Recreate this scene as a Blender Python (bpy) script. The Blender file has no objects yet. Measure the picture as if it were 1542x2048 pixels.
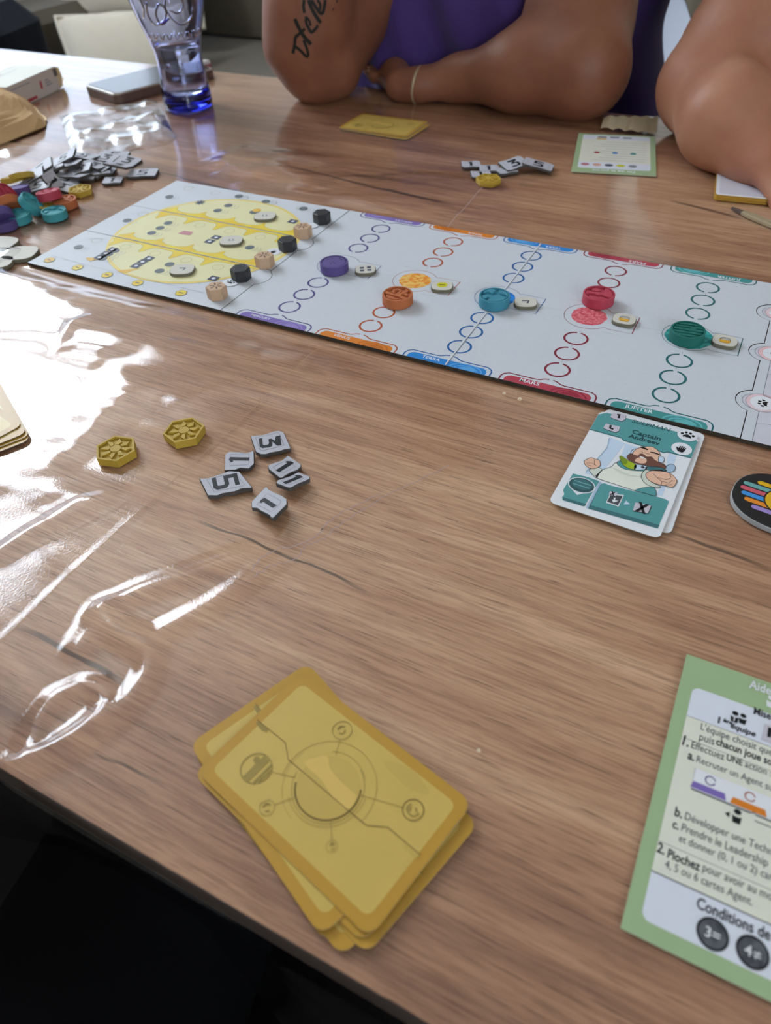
import bpy, bmesh, random
import numpy as np
from math import sin, cos, pi, radians, sqrt, atan2, degrees
from mathutils import Vector, Matrix
from mathutils.geometry import tessellate_polygon
from mathutils.bvhtree import BVHTree

S = bpy.context.scene
COL = S.collection
Z0 = 0.75            # table top
# ------------------------------------------------------------------ camera
FPX, PITCH, ROLL, HC, YAW = 1428.9, 0.77912, -0.0497, 0.2632255, 0.50605
def _rz(v): return np.array([v[0]*cos(YAW)-v[1]*sin(YAW), v[0]*sin(YAW)+v[1]*cos(YAW), v[2]])
_d = np.array([0, cos(PITCH), -sin(PITCH)]); _x = np.array([1., 0, 0]); _u = np.cross(_x, _d)
CD = _rz(_d); CX = _rz(cos(ROLL)*_x+sin(ROLL)*_u); CU = _rz(-sin(ROLL)*_x+cos(ROLL)*_u)
CC = np.array([0, 0, Z0+HC])
cam = bpy.data.cameras.new('camera'); co = bpy.data.objects.new('camera', cam); COL.objects.link(co)
cam.sensor_fit = 'VERTICAL'; cam.sensor_height = 36; cam.lens = FPX/2048*36
cam.clip_start = 0.02
m = Matrix.Identity(4)
for i in range(3):
    m[i][0] = CX[i]; m[i][1] = CU[i]; m[i][2] = -CD[i]; m[i][3] = CC[i]
co.matrix_world = m
cam.dof.use_dof = True; cam.dof.focus_distance = 0.43; cam.dof.aperture_fstop = 9.8
S.camera = co
S.view_settings.view_transform = 'Standard'; S.view_settings.look = 'None'
S.view_settings.exposure = 0.10; S.view_settings.gamma = 1; S.view_settings.use_curve_mapping = False
# ------------------------------------------------------------------ daylight
RX0, RX1, RY0, RY1, RZ1 = -2.35, 2.6, -1.9, 3.0, 3.0      # the room
WY0, WY1, WZ0, WZ1 = 0.55, 1.75, 1.50, 2.85                  # window in the left wall
BX0, BX1, BZ0, BZ1 = 1.2, 2.2, 1.2, 2.3                      # small unseen window added for fill, wall behind the camera, far right
w = bpy.data.worlds.new('world'); S.world = w; w.use_nodes = True
bg = w.node_tree.nodes['Background']; bg.inputs[0].default_value = (0.80, 0.90, 1.0, 1); bg.inputs[1].default_value = 17.0
def portal(name, loc, rot, sx, sy):
    l = bpy.data.lights.new(name, 'AREA'); l.shape = 'RECTANGLE'; l.size = sx; l.size_y = sy
    l.cycles.is_portal = True
    o = bpy.data.objects.new(name, l); o.location = loc; o.rotation_euler = rot; COL.objects.link(o)
portal('window_portal', (RX0-.12, (WY0+WY1)/2, (WZ0+WZ1)/2), (0, -pi/2, 0), WZ1-WZ0, WY1-WY0)
LZ0, LZ1, LY1 = .84, 1.44, 2.60     # unseen translucent pane added below the window for haze on the cover
portal('window_portal', (RX0-.12, (WY0+LY1)/2, (LZ0+LZ1)/2), (0, -pi/2, 0), LZ1-LZ0, LY1-WY0)
portal('window_portal', ((BX0+BX1)/2, RY0-.12, (BZ0+BZ1)/2), (pi/2, 0, 0), BX1-BX0, BZ1-BZ0)

# ------------------------------------------------------------------ helpers
def ray(px, py): return CD+((px-771)*CX-(py-1024)*CU)/FPX
def at(px, py, z=0.):                 # photo point -> table plane (z above the table)
    v = ray(px, py); t = (z-HC)/v[2]; return CC+v*t
def aty(px, py, y):                   # photo point -> upright plane at depth y
    v = ray(px, py); return CC+v*(y/v[1])
def lin(c):
    c = [x/255 for x in c]
    return tuple((x/12.92 if x <= .04045 else ((x+.055)/1.055)**2.4) for x in c)+(1,)
MATS = {}
def nodes(name):
    m = bpy.data.materials.new(name); m.use_nodes = True; nt = m.node_tree
    return m, nt, nt.nodes['Principled BSDF']
def mat(name, rgb, rough=.5, spec=.5, var=.06, scale=60, bump=0., bscale=400, metal=0, coat=0, sub=0, rgb2=None, sheen=0):
    if name in MATS: return MATS[name]
    m, nt, b = nodes(name); N = nt.nodes; L = nt.links
    tc = N.new('ShaderNodeTexCoord'); nz = N.new('ShaderNodeTexNoise'); nz.inputs['Scale'].default_value = scale
    nz.inputs['Detail'].default_value = 3
    L.new(tc.outputs['Object'], nz.inputs['Vector'])
    mx = N.new('ShaderNodeMix'); mx.data_type = 'RGBA'
    c = lin(rgb); c2 = lin(rgb2) if rgb2 else tuple(min(1, x*(1-2*var)) for x in c[:3])+(1,)
    mx.inputs[6].default_value = c; mx.inputs[7].default_value = c2
    if rgb2:
        rp = N.new('ShaderNodeValToRGB'); rp.color_ramp.elements[0].position = .4; rp.color_ramp.elements[1].position = .6
        L.new(nz.outputs[0], rp.inputs[0]); L.new(rp.outputs[0], mx.inputs[0])
    else: L.new(nz.outputs[0], mx.inputs[0])
    L.new(mx.outputs[2], b.inputs['Base Color'])
    b.inputs['Roughness'].default_value = rough; b.inputs['Specular IOR Level'].default_value = spec
    b.inputs['Metallic'].default_value = metal; b.inputs['Coat Weight'].default_value = coat
    if sub:
        b.inputs['Subsurface Weight'].default_value = sub; b.inputs['Subsurface Scale'].default_value = .01
        b.inputs['Subsurface Radius'].default_value = (1, .35, .2)
    if sheen: b.inputs['Sheen Weight'].default_value = sheen
    if bump:
        n2 = N.new('ShaderNodeTexNoise'); n2.inputs['Scale'].default_value = bscale; n2.inputs['Detail'].default_value = 4
        L.new(tc.outputs['Object'], n2.inputs['Vector'])
        bp = N.new('ShaderNodeBump'); bp.inputs['Strength'].default_value = bump; bp.inputs['Distance'].default_value = .001
        L.new(n2.outputs[0], bp.inputs['Height']); L.new(bp.outputs[0], b.inputs['Normal'])
    MATS[name] = m; return m
class MB:
    """collects geometry with material slots, builds ONE mesh object"""
    def __init__(s): s.v = []; s.f = []; s.m = []; s.mats = []; s.sm = []
    def mi(s, m):
        if m not in s.mats: s.mats.append(m)
        return s.mats.index(m)
    def add(s, V, Fs, m, smooth=False):
        o = len(s.v); s.v += [tuple(map(float, p)) for p in V]; k = s.mi(m)
        for f in Fs: s.f.append(tuple(o+i for i in f)); s.m.append(k); s.sm.append(smooth)
    def poly(s, pts, z, m):           # flat polygon facing up, may be concave
        pts = [tuple(p[:2]) for p in pts]
        tri = tessellate_polygon([[Vector((p[0], p[1], 0)) for p in pts]])
        out = []
        for t in tri:
            a, b, c = (pts[i] for i in t)
            cr = (b[0]-a[0])*(c[1]-a[1])-(b[1]-a[1])*(c[0]-a[0])
            out.append(t if cr > 0 else t[::-1])
        s.add([(p[0], p[1], z) for p in pts], out, m)
    def prism(s, pts, z0, z1, m, side=None, bev=0, bottom=True):
        pts = [tuple(p[:2]) for p in pts]; n = len(pts)
        A = sum(pts[i][0]*pts[(i+1) % n][1]-pts[(i+1) % n][0]*pts[i][1] for i in range(n))
        if A < 0: pts = pts[::-1]
        top = pts
        if bev:
            top = []
            for i in range(n):
                p0, p, p1 = Vector(pts[i-1]), Vector(pts[i]), Vector(pts[(i+1) % n])
                a = (p-p0).normalized(); b = (p1-p).normalized(); na = Vector((-a.y, a.x)); nb = Vector((-b.y, b.x))
                q = (na+nb); q = q.normalized()/max(.5, sqrt(max(.01, (1+na.dot(nb))/2))) if q.length > 1e-6 else na
                top.append(tuple(p+q*bev))
            s.add([(*p, z1-bev) for p in pts]+[(*p, z1) for p in top], [(i, (i+1) % n, n+(i+1) % n, n+i) for i in range(n)], side or m)
        zs = z1-bev
        s.add([(*p, z0) for p in pts]+[(*p, zs) for p in pts], [(i, (i+1) % n, n+(i+1) % n, n+i) for i in range(n)], side or m)
        s.poly(top, z1, m)
        if bottom: s.poly(pts, z0, side or m)
    def ring(s, c, r0, r1, a0, a1, z, m, n=36, w=1.):
        pts = [(c[0]+r1*cos(a0+(a1-a0)*i/n), c[1]+r1*sin(a0+(a1-a0)*i/n)) for i in range(n+1)]
        q = [(c[0]+r0*cos(a0+(a1-a0)*i/n), c[1]+r0*sin(a0+(a1-a0)*i/n)) for i in range(n+1)]
        s.add([(*p, z) for p in pts]+[(*p, z) for p in q], [(n+1+i, i, i+1, n+2+i) for i in range(n)], m)
    def disc(s, c, rx, z, m, ry=None, n=32, a=0):
        s.poly(ell(c, rx, ry or rx, n, a), z, m)
    def line(s, pts, wd, z, m, closed=False):      # ribbon along a polyline
        P = [Vector(p[:2]) for p in pts]; n = len(P)
        L = []; R = []
        for i in range(n):
            a = P[i-1] if (i or closed) else P[i]; b = P[(i+1) % n] if (i < n-1 or closed) else P[i]
            d = (b-a); d = d.normalized() if d.length else Vector((1, 0)); q = Vector((-d.y, d.x))*wd/2
            L.append(P[i]+q); R.append(P[i]-q)
        k = n if closed else n-1
        s.add([(*p, z) for p in L]+[(*p, z) for p in R], [(n+i, n+(i+1) % n, (i+1) % n, i) for i in range(k)], m)
    def box(s, x0, x1, y0, y1, z0, z1, m): s.prism([(x0, y0), (x1, y0), (x1, y1), (x0, y1)], z0, z1, m)
    def lathe(s, prof, m, n=32, c=(0, 0), smooth=True, cap=False):
        V = []; Fs = []; k = len(prof)
        for i in range(n):
            a = 2*pi*i/n
            for r, z in prof: V.append((c[0]+r*cos(a), c[1]+r*sin(a), z))
        for i in range(n):
            j = (i+1) % n
            for q in range(k-1): Fs.append((i*k+q, j*k+q, j*k+q+1, i*k+q+1))
        s.add(V, Fs, m, smooth)
    def tube(s, pts, r, m, n=8, cap=True):
        P = [Vector(p) for p in pts]; V = []; Fs = []
        rr = r if hasattr(r, '__len__') else [r]*len(P)
        up = Vector((0, 0, 1))
        for i, p in enumerate(P):
            d = (P[min(i+1, len(P)-1)]-P[max(i-1, 0)]).normalized()
            a = d.cross(up); a = a.normalized() if a.length > .05 else Vector((1, 0, 0)); b = a.cross(d)
            for k in range(n): V.append(p+(a*cos(2*pi*k/n)+b*sin(2*pi*k/n))*rr[i])
        for i in range(len(P)-1):
            for k in range(n): Fs.append((i*n+k, i*n+(k+1) % n, (i+1)*n+(k+1) % n, (i+1)*n+k))
        if cap: Fs += [tuple(range(n))[::-1], tuple((len(P)-1)*n+k for k in range(n))]
        s.add(V, Fs, m, True)
    def grid(s, fn, nu, nv, m, smooth=True):
        V = [fn(i/nu, j/nv) for j in range(nv+1) for i in range(nu+1)]
        Fs = [(j*(nu+1)+i, j*(nu+1)+i+1, (j+1)*(nu+1)+i+1, (j+1)*(nu+1)+i) for j in range(nv) for i in range(nu)]
        s.add(V, Fs, m, smooth)
    def text(s, st, size, z, m, M, bold=0, align='CENTER', width=None, shear=0):
        V, Fs = text_mesh(st, bold, shear)
        if not len(V): return
        x0, x1 = V[:, 0].min(), V[:, 0].max(); y0, y1 = 0., .7
        k = size if width is None else width/(x1-x0)
        off = {'CENTER': (x0+x1)/2, 'LEFT': x0, 'RIGHT': x1}[align]
        pts = [M((x-off)*k, y*k) for x, y, _ in V]
        s.add([(p[0], p[1], z) for p in pts], Fs, m)
    def build(s, name, parent=None, loc=None, rotz=0, auto=False):
        me = bpy.data.meshes.new(name); me.from_pydata(s.v, [], s.f)
        for mm in s.mats: me.materials.append(mm)
        me.polygons.foreach_set('material_index', s.m); me.polygons.foreach_set('use_smooth', s.sm)
        me.update()
        o = bpy.data.objects.new(name, me); COL.objects.link(o)
        if parent: o.parent = parent
        if loc is not None: o.location = loc
        o.rotation_euler = (0, 0, rotz)
        return o
_tc = {}
def text_mesh(st, bold=0, shear=0):
    k = (st, bold, shear)
    if k not in _tc:
        c = bpy.data.curves.new('t', 'FONT'); c.body = st; c.offset = bold; c.shear = shear; c.resolution_u = 3
        o = bpy.data.objects.new('t', c); COL.objects.link(o)
        bpy.context.view_layer.update()
        me = bpy.data.meshes.new_from_object(o.evaluated_get(bpy.context.evaluated_depsgraph_get()))
        V = np.zeros(len(me.vertices)*3); me.vertices.foreach_get('co', V)
        Fs = [tuple(p.vertices) for p in me.polygons]
        bpy.data.objects.remove(o); bpy.data.curves.remove(c); bpy.data.meshes.remove(me)
        _tc[k] = (V.reshape(-1, 3), Fs)
    return _tc[k]
def TM(x, y, a=0, sx=1, sy=1):
    ca, sa = cos(a), sin(a)
    return lambda u, v: (x+ca*u*sx-sa*v*sy, y+sa*u*sx+ca*v*sy)
def ell(c, rx, ry, n=32, a=0):
    return [(c[0]+rx*cos(t)*cos(a)-ry*sin(t)*sin(a), c[1]+rx*cos(t)*sin(a)+ry*sin(t)*cos(a)) for t in (2*pi*i/n for i in range(n))]
def rrect(x0, y0, x1, y1, r, n=6):
    P = []
    for cx, cy, a in ((x1-r, y1-r, 0), (x0+r, y1-r, pi/2), (x0+r, y0+r, pi), (x1-r, y0+r, 3*pi/2)):
        P += [(cx+r*cos(a+pi/2*i/n), cy+r*sin(a+pi/2*i/n)) for i in range(n+1)]
    return P
def superell(rx, ry, p=3.2, n=40):
    return [(rx*abs(cos(t))**(2/p)*(1 if cos(t) > 0 else -1), ry*abs(sin(t))**(2/p)*(1 if sin(t) > 0 else -1)) for t in (2*pi*(i+.5)/n for i in range(n))]
def empty(name, loc, rotz=0):
    o = bpy.data.objects.new(name, None); o.empty_display_size = .02; COL.objects.link(o)
    o.location = loc; o.rotation_euler = (0, 0, rotz); return o
def tag(o, label, cat, group=None):
    o['label'] = label; o['category'] = cat
    if group: o['group'] = group
    return o
def struct(o): o['kind'] = 'structure'; return o
def dup(root, loc=None, rot=None, label=None, group=None):
    r = root.copy(); COL.objects.link(r)
    if loc is not None: r.location = loc
    if rot is not None: r.rotation_euler = rot
    if label: r['label'] = label
    if group: r['group'] = group
    for ch in list(root.children):
        c = ch.copy(); COL.objects.link(c); c.parent = r
        for g in ch.children:
            d = g.copy(); COL.objects.link(d); d.parent = c
    return r
def rot_from(px, py, qx, qy, z=0):     # world angle of the direction between two photo points on the table
    a, b = at(px, py, z), at(qx, qy, z); return atan2(b[1]-a[1], b[0]-a[0])
class Crop:                            # reads a photo crop: (x,y) in the crop -> local coordinates on a flat thing
    def __init__(s, x, y, k, z, ox, oy, a): s.x, s.y, s.k, s.z, s.o, s.a = x, y, k, z, (ox, oy), a
    def __call__(s, u, v):
        p = at(s.x+u*s.k, s.y+v*s.k, s.z); dx, dy = p[0]-s.o[0], p[1]-s.o[1]
        return (dx*cos(-s.a)-dy*sin(-s.a), dx*sin(-s.a)+dy*cos(-s.a))
    def P(s, *pts): return [s(*p) for p in pts]
    def smooth(s, *pts): return smooth_closed(s.P(*pts))
def smooth_closed(P, k=4):
    n = len(P); out = []
    for i in range(n):
        p0, p1, p2, p3 = (Vector(P[(i+j-1) % n][:2]) for j in range(4))
        for t in (j/k for j in range(k)):
            out.append(tuple(.5*((2*p1)+(p2-p0)*t+(2*p0-5*p1+4*p2-p3)*t*t+(3*p1-p0-3*p2+p3)*t**3)))
    return out
def smooth_open(P, k=6):
    P = [Vector(p) for p in P]; Q = [2*P[0]-P[1]]+P+[2*P[-1]-P[-2]]; out = []
    for i in range(1, len(Q)-2):
        p0, p1, p2, p3 = Q[i-1:i+3]
        for j in range(k):
            t = j/k; out.append(.5*((2*p1)+(p2-p0)*t+(2*p0-5*p1+4*p2-p3)*t*t+(3*p1-p0-3*p2+p3)*t**3))
    out.append(P[-1]); return out

# ================================================================== THE ROOM
wallm = mat('wall_plaster', (226, 220, 210), .9, .2, .04, 8, .2, 200)
floorm = mat('floor_dark', (30, 26, 24), .7, .2, .15, 6, .1, 40)
whitep = mat('white_frame', (225, 228, 232), .4)
def wall(name, build):
    b = MB(); build(b); return struct(b.build(name))
def _left(b):
    x0, x1 = RX0-.15, RX0
    b.box(x0, x1, RY0, WY0, 0, RZ1, wallm); b.box(x0, x1, WY1, RY1, LZ1, RZ1, wallm); b.box(x0, x1, LY1, RY1, 0, LZ1, wallm)
    b.box(x0, x1, WY0, LY1, 0, LZ0, wallm); b.box(x0, x1, WY0, WY1, WZ1, RZ1, wallm); b.box(x0, x1, WY0, WY1, LZ1, WZ0, wallm)
def _back(b):
    y0, y1 = RY0-.15, RY0
    b.box(RX0, BX0, y0, y1, 0, RZ1, wallm); b.box(BX1, RX1, y0, y1, 0, RZ1, wallm)
    b.box(BX0, BX1, y0, y1, 0, BZ0, wallm); b.box(BX0, BX1, y0, y1, BZ1, RZ1, wallm)
wall('wall_left', _left); wall('wall_back', _back)
wall('wall_far', lambda b: b.box(RX0-.15, RX1+.15, RY1, RY1+.15, 0, RZ1, wallm))
wall('wall_right', lambda b: b.box(RX1, RX1+.15, RY0-.15, RY1, 0, RZ1, wallm))
wall('floor', lambda b: b.box(RX0-.15, RX1+.15, RY0-.15, RY1+.15, -.1, 0, floorm))
wall('ceiling', lambda b: b.box(RX0-.15, RX1+.15, RY0-.15, RY1+.15, RZ1, RZ1+.1, wallm))
b = MB()
for y0, y1 in ((WY0, WY0+.05), ((WY0+WY1)/2-.04, (WY0+WY1)/2+.04), (WY1-.05, WY1)): b.box(RX0-.1, RX0-.05, y0, y1, WZ0, WZ1, whitep)
for z0, z1 in ((WZ0, WZ0+.05), (WZ1-.05, WZ1)): b.box(RX0-.1, RX0-.05, WY0, WY1, z0, z1, whitep)
struct(b.build('window_1'))
fm, nt, pb_ = nodes('haze_translucent'); nt.nodes.remove(pb_)
tl_ = nt.nodes.new('ShaderNodeBsdfTranslucent'); tl_.inputs[0].default_value = (.34, .35, .37, 1); nt.links.new(tl_.outputs[0], nt.nodes['Material Output'].inputs['Surface'])
b = MB(); b.box(RX0-.09, RX0-.085, WY0, LY1, LZ0, LZ1, fm)
for y0 in (WY0, (WY0+LY1)/2-.02, LY1-.04): b.box(RX0-.10, RX0-.04, y0, y0+.04, LZ0, LZ1, whitep)
struct(b.build('added_haze_pane'))  # added pane, gives the cover a pale haze to reflect
b = MB()
for x0, x1 in ((BX0, BX0+.05), ((BX0+BX1)/2-.04, (BX0+BX1)/2+.04), (BX1-.05, BX1)): b.box(x0, x1, RY0-.1, RY0-.05, BZ0, BZ1, whitep)
for z0, z1 in ((BZ0, BZ0+.05), (BZ1-.05, BZ1)): b.box(BX0, BX1, RY0-.1, RY0-.05, z0, z1, whitep)
struct(b.build('added_fill_window'))  # frame of the window added as fill light
# ================================================================== TABLE
TX0, TX1, TY0, TY1 = -1.50, .62, .042, .932
def wood():
    m, nt, b = nodes('wood_laminate'); N = nt.nodes; L = nt.links
    tc = N.new('ShaderNodeTexCoord'); sp = N.new('ShaderNodeSeparateXYZ'); L.new(tc.outputs['Object'], sp.inputs[0])
    def M(op, a, b_=None, c=None):
        n = N.new('ShaderNodeMath'); n.operation = op
        for i, q in enumerate((a, b_, c)):
            if q is None: continue
            if isinstance(q, (int, float)): n.inputs[i].default_value = q
            else: L.new(q, n.inputs[i])
        return n.outputs[0]
    def noise(sx, sy, det=4, rough=.6, dist=0, off=0):
        mp = N.new('ShaderNodeMapping'); mp.inputs['Scale'].default_value = (sx, sy, 1); mp.inputs['Location'].default_value = (off, off*.7, 0)
        L.new(tc.outputs['Object'], mp.inputs[0]); n = N.new('ShaderNodeTexNoise'); n.inputs['Scale'].default_value = 1
        n.inputs['Detail'].default_value = det; n.inputs['Roughness'].default_value = rough; n.inputs['Distortion'].default_value = dist
        L.new(mp.outputs[0], n.inputs['Vector']); return n.outputs[0]
    def ramp(v, *st):
        r = N.new('ShaderNodeValToRGB'); e = r.color_ramp.elements
        while len(e) < len(st): e.new(.5)
        for i, (p, c) in enumerate(st): e[i].position = p; e[i].color = c if len(c) == 4 else lin(c)
        L.new(v, r.inputs[0]); return r.outputs[0]
    def mix(f, a, b_, mode='MIX'):
        n = N.new('ShaderNodeMix'); n.data_type = 'RGBA'; n.blend_type = mode
        for i, q in ((0, f), (6, a), (7, b_)):
            if isinstance(q, (int, float)): n.inputs[i].default_value = q
            elif isinstance(q, tuple): n.inputs[i].default_value = q
            else: L.new(q, n.inputs[i])
        return n.outputs[2]
    x, y = sp.outputs[0], sp.outputs[1]
    big = noise(1.6, 7, 3, .5, .8)
    mid = noise(5, 60, 4, .65, .5, 3)
    fine = noise(30, 700, 3, .7, .2, 9)
    c = ramp(M('ADD', M('MULTIPLY', big, .55), M('MULTIPLY', mid, .45)), (.36, (132, 94, 74)), (.46, (170, 126, 98)), (.55, (192, 148, 116)), (.66, (212, 172, 138)))
    c = mix(.5, c, ramp(fine, (.36, (176, 156, 146)), (.58, (255, 255, 255))), 'MULTIPLY')
    pores = ramp(noise(45, 1500, 2, .6, .1, 5), (.30, (120, 100, 90)), (.40, (255, 255, 255)))
    c = mix(.7, c, pores, 'MULTIPLY')
    wob = M('MULTIPLY', M('SUBTRACT', noise(9, 9, 3, .6, 0, 21), .5), .018)
    wid = noise(25, 25, 2, .5, 0, 31)
    for (x0, y0, x1, y1, wd) in VEINS:
        sl = (y1-y0)/(x1-x0)
        d = M('ABSOLUTE', M('ADD', M('SUBTRACT', y, M('ADD', M('MULTIPLY', M('SUBTRACT', x, x0), sl), y0)), wob))
        wv = M('MULTIPLY', M('MULTIPLY', wid, 2*wd), M('SMOOTH_MIN', M('MULTIPLY', M('SUBTRACT', x, x0), 30), M('MULTIPLY', M('SUBTRACT', x1, x), 30), 1) if False else 1)
        k = M('SUBTRACT', 1, M('SMOOTHSTEP' if False else 'DIVIDE', d, wv))
        end = M('MINIMUM', M('MULTIPLY', M('SUBTRACT', x, x0), 25), M('MULTIPLY', M('SUBTRACT', x1, x), 25))
        k = M('MINIMUM', k, end); n = M('MAXIMUM', k, 0); n2 = M('MINIMUM', M('MULTIPLY', n, 1.6), .75)
        c = mix(n2, c, lin((52, 38, 30)))
    L.new(c, b.inputs['Base Color']); b.inputs['Roughness'].default_value = .5
    b.inputs['Specular IOR Level'].default_value = .25
    bp = N.new('ShaderNodeBump'); bp.inputs['Strength'].default_value = .25; bp.inputs['Distance'].default_value = .0004
    L.new(fine, bp.inputs['Height']); L.new(bp.outputs[0], b.inputs['Normal'])
    return m
def vein(p, q, wd): a, b_ = at(*p), at(*q); return (a[0], a[1], b_[0], b_[1], wd) if a[0] < b_[0] else (b_[0], b_[1], a[0], a[1], wd)
VEINS = [vein((380, 1030), (745, 1192), .0011), vein((1325, 1055), (1560, 1150), .0011), vein((20, 1250), (285, 1378), .0016),
         vein((690, 650), (800, 705), .0018), vein((180, 1500), (340, 1580), .0008), vein((1010, 980), (1110, 1010), .0008),
         vein((560, 330), (900, 410), .0025), vein((1330, 400), (1500, 440), .003), vein((300, 340), (560, 400), .002),
         vein((1400, 930), (1480, 945), .0016), vein((900, 480), (1300, 560), .002)]
woodm = wood()
table = empty('dining_table', (0, 0, 0)); tag(table, 'wood-grain laminate dining table with straight dark edge under the whole game', 'table')
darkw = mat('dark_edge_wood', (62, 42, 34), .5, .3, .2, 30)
b = MB(); b.prism(rrect(TX0, TY0, TX1, TY1, .004, 3), Z0-.002, Z0, woodm); b.build('tabletop', table)
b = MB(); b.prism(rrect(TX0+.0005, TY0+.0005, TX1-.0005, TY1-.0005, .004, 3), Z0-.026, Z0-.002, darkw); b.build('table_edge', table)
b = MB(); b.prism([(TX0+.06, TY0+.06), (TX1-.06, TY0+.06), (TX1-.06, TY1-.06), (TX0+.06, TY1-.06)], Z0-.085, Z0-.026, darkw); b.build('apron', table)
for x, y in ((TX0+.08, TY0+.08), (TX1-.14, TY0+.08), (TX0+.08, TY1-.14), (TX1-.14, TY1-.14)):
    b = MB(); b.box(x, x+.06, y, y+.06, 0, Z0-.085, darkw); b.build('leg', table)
# ------------------------------------------------------------------ clear vinyl cover
def seg_dist(X, Y, P):
    best = np.full(X.shape, 9.); sgn = np.zeros(X.shape)
    for (ax, ay), (bx, by) in zip(P[:-1], P[1:]):
        dx, dy = bx-ax, by-ay; L2 = dx*dx+dy*dy+1e-12
        t = np.clip(((X-ax)*dx+(Y-ay)*dy)/L2, 0, 1); d = np.hypot(X-ax-t*dx, Y-ay-t*dy)
        best = np.minimum(best, d)
    return best
def vnoise(X, Y, sx, sy, seed, ang=0):
    ca, sa = cos(ang), sin(ang); U = (X*ca+Y*sa)*sx; V = (-X*sa+Y*ca)*sy
    rs = np.random.RandomState(seed); G = rs.rand(128, 128)
    iu, iv = np.floor(U).astype(int), np.floor(V).astype(int); fu, fv = U-iu, V-iv
    fu = fu*fu*fu*(fu*(fu*6-15)+10); fv = fv*fv*fv*(fv*(fv*6-15)+10)
    g = lambda a, b_: G[a % 128, b_ % 128]
    return (g(iu, iv)*(1-fu)+g(iu+1, iv)*fu)*(1-fv)+(g(iu, iv+1)*(1-fu)+g(iu+1, iv+1)*fu)*fv-.5
def sstep(a, b_, x): t = np.clip((x-a)/(b_-a), 0, 1); return t*t*(3-2*t)
FLAT = []      # (x0,y0,x1,y1) rects kept flat
BASE = .0009
def cover_h(X, Y):
    h = np.zeros(X.shape)
    # loose, wavy towards the window end, nearly flat on the right
    loose = sstep(-.12, -.33, X+.35*(.3-Y)*(Y < .36))*(Y < 9)
    h += loose*(.0030+.0062*vnoise(X, Y, 8, 20, 3, .35)+.0036*vnoise(X, Y, 18, 42, 5, -.2)+.0011*vnoise(X, Y, 45, 100, 6, .35))
    h += .0018*vnoise(X, Y, 4, 9, 8, .2)*sstep(.2, -.2, X)
    for P, wd, amp in RIDGES:
        d = seg_dist(X, Y, P); h += amp*np.exp(-(d/wd)**2)
    mask = np.ones(X.shape)
    for (x0, y0, x1, y1, r) in FLAT:
        dx = np.maximum(np.maximum(x0-X, X-x1), 0); dy = np.maximum(np.maximum(y0-Y, Y-y1), 0)
        mask *= sstep(0, r, np.hypot(dx, dy))
    h = np.where(h > .0008, h, .0008*np.exp(np.minimum(h-.0008, 0)/.0008))
    return h*mask
def A2(*pts): return [tuple(at(*p)[:2]) for p in pts]
RIDGES = [
 (A2((700, 650), (610, 725), (450, 870), (330, 985), (180, 1120), (0, 1292)), .0022, .0005),
 (A2((60, 1510), (75, 1450), (110, 1400), (165, 1374), (205, 1378), (212, 1410), (180, 1455), (110, 1505), (20, 1545)), .0048, .0024),
 (A2((30, 1540), (150, 1490), (250, 1420), (298, 1350), (300, 1310), (240, 1275), (210, 1225)), .0055, .0026),
 (A2((160, 1300), (205, 1225), (290, 1185), (500, 1110)), .006, .0026),
 (A2((230, 1262), (300, 1280), (420, 1215), (560, 1120), (650, 1060)), .006, .0022),
 (A2((520, 1150), (560, 1105), (620, 1085), (650, 1050), (700, 1010)), .0018, .0006),
 (A2((700, 1010), (800, 950), (930, 925), (960, 940)), .006, .0009),
 (A2((960, 400), (880, 470)), .003, .0008),
 (A2((0, 700), (80, 715), (180, 735)), .006, .004), (A2((0, 750), (100, 752), (150, 760)), .007, .004),
 (A2((110, 708), (150, 700), (210, 712)), .003, .002), (A2((120, 700), (150, 660), (180, 650)), .004, .002),
 (A2((0, 1110), (100, 1050), (160, 1015), (245, 985)), .006, .003),
 (A2((100, 1060), (150, 1040), (200, 1010), (225, 1005)), .003, .0015),
]
FLAT += [(-.540, .362, .30, .568, .02), (-.30, .195, -.21, .235, .03), (-.25, .20, -.12, .28, .035), (-.15, .03, .0, .18, .02), (-.06, .23, .30, .36, .02),
         (.0, .03, .2, .22, .02), (-1.5, .60, -.55, .93, .03), (-.75, .40, -.52, .60, .03), (-.50, .70, .3, .93, .04), (-.75, .70, -.5, .95, .04), (-.47, .185, -.365, .262, .045)]
gx = np.arange(TX0-.003, TX1+.003, .0028); gy = np.arange(TY0-.003, TY1+.003, .0028)
X, Y = np.meshgrid(gx, gy); Hh = cover_h(X, Y)
Zz = Z0+BASE+Hh
# hanging flap along the near edge
nf = 40; FX = np.repeat(gx[None, :], nf, 0); k = np.arange(1, nf+1)[:, None]/nf
fy = TY0-.003-.003*np.sin(np.minimum(k*20, pi/2))-.012*np.sin(FX*23+k*3)*k-.02*k*vnoise(FX, k*.3+FX*0, 8, 5, 4)
fz = Z0+BASE-.15*k**1.2-.003*(1-np.cos(np.minimum(k*20, pi/2)))+FX*0
XX = np.vstack([FX[::-1], X]); YY = np.vstack([fy[::-1], Y]); ZZ = np.vstack([fz[::-1], Zz])
ny, nx = XX.shape
V = np.stack([XX, YY, ZZ], -1).reshape(-1, 3)
idx = np.arange(ny*nx).reshape(ny, nx)
Q = np.stack([idx[:-1, :-1], idx[:-1, 1:], idx[1:, 1:], idx[1:, :-1]], -1).reshape(-1, 4)
me = bpy.data.meshes.new('table_cover'); me.vertices.add(len(V)); me.vertices.foreach_set('co', V.ravel())
me.loops.add(Q.size); me.loops.foreach_set('vertex_index', Q.ravel()); me.polygons.add(len(Q))
me.polygons.foreach_set('loop_start', np.arange(0, Q.size, 4)); me.polygons.foreach_set('loop_total', np.full(len(Q), 4))
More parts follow.
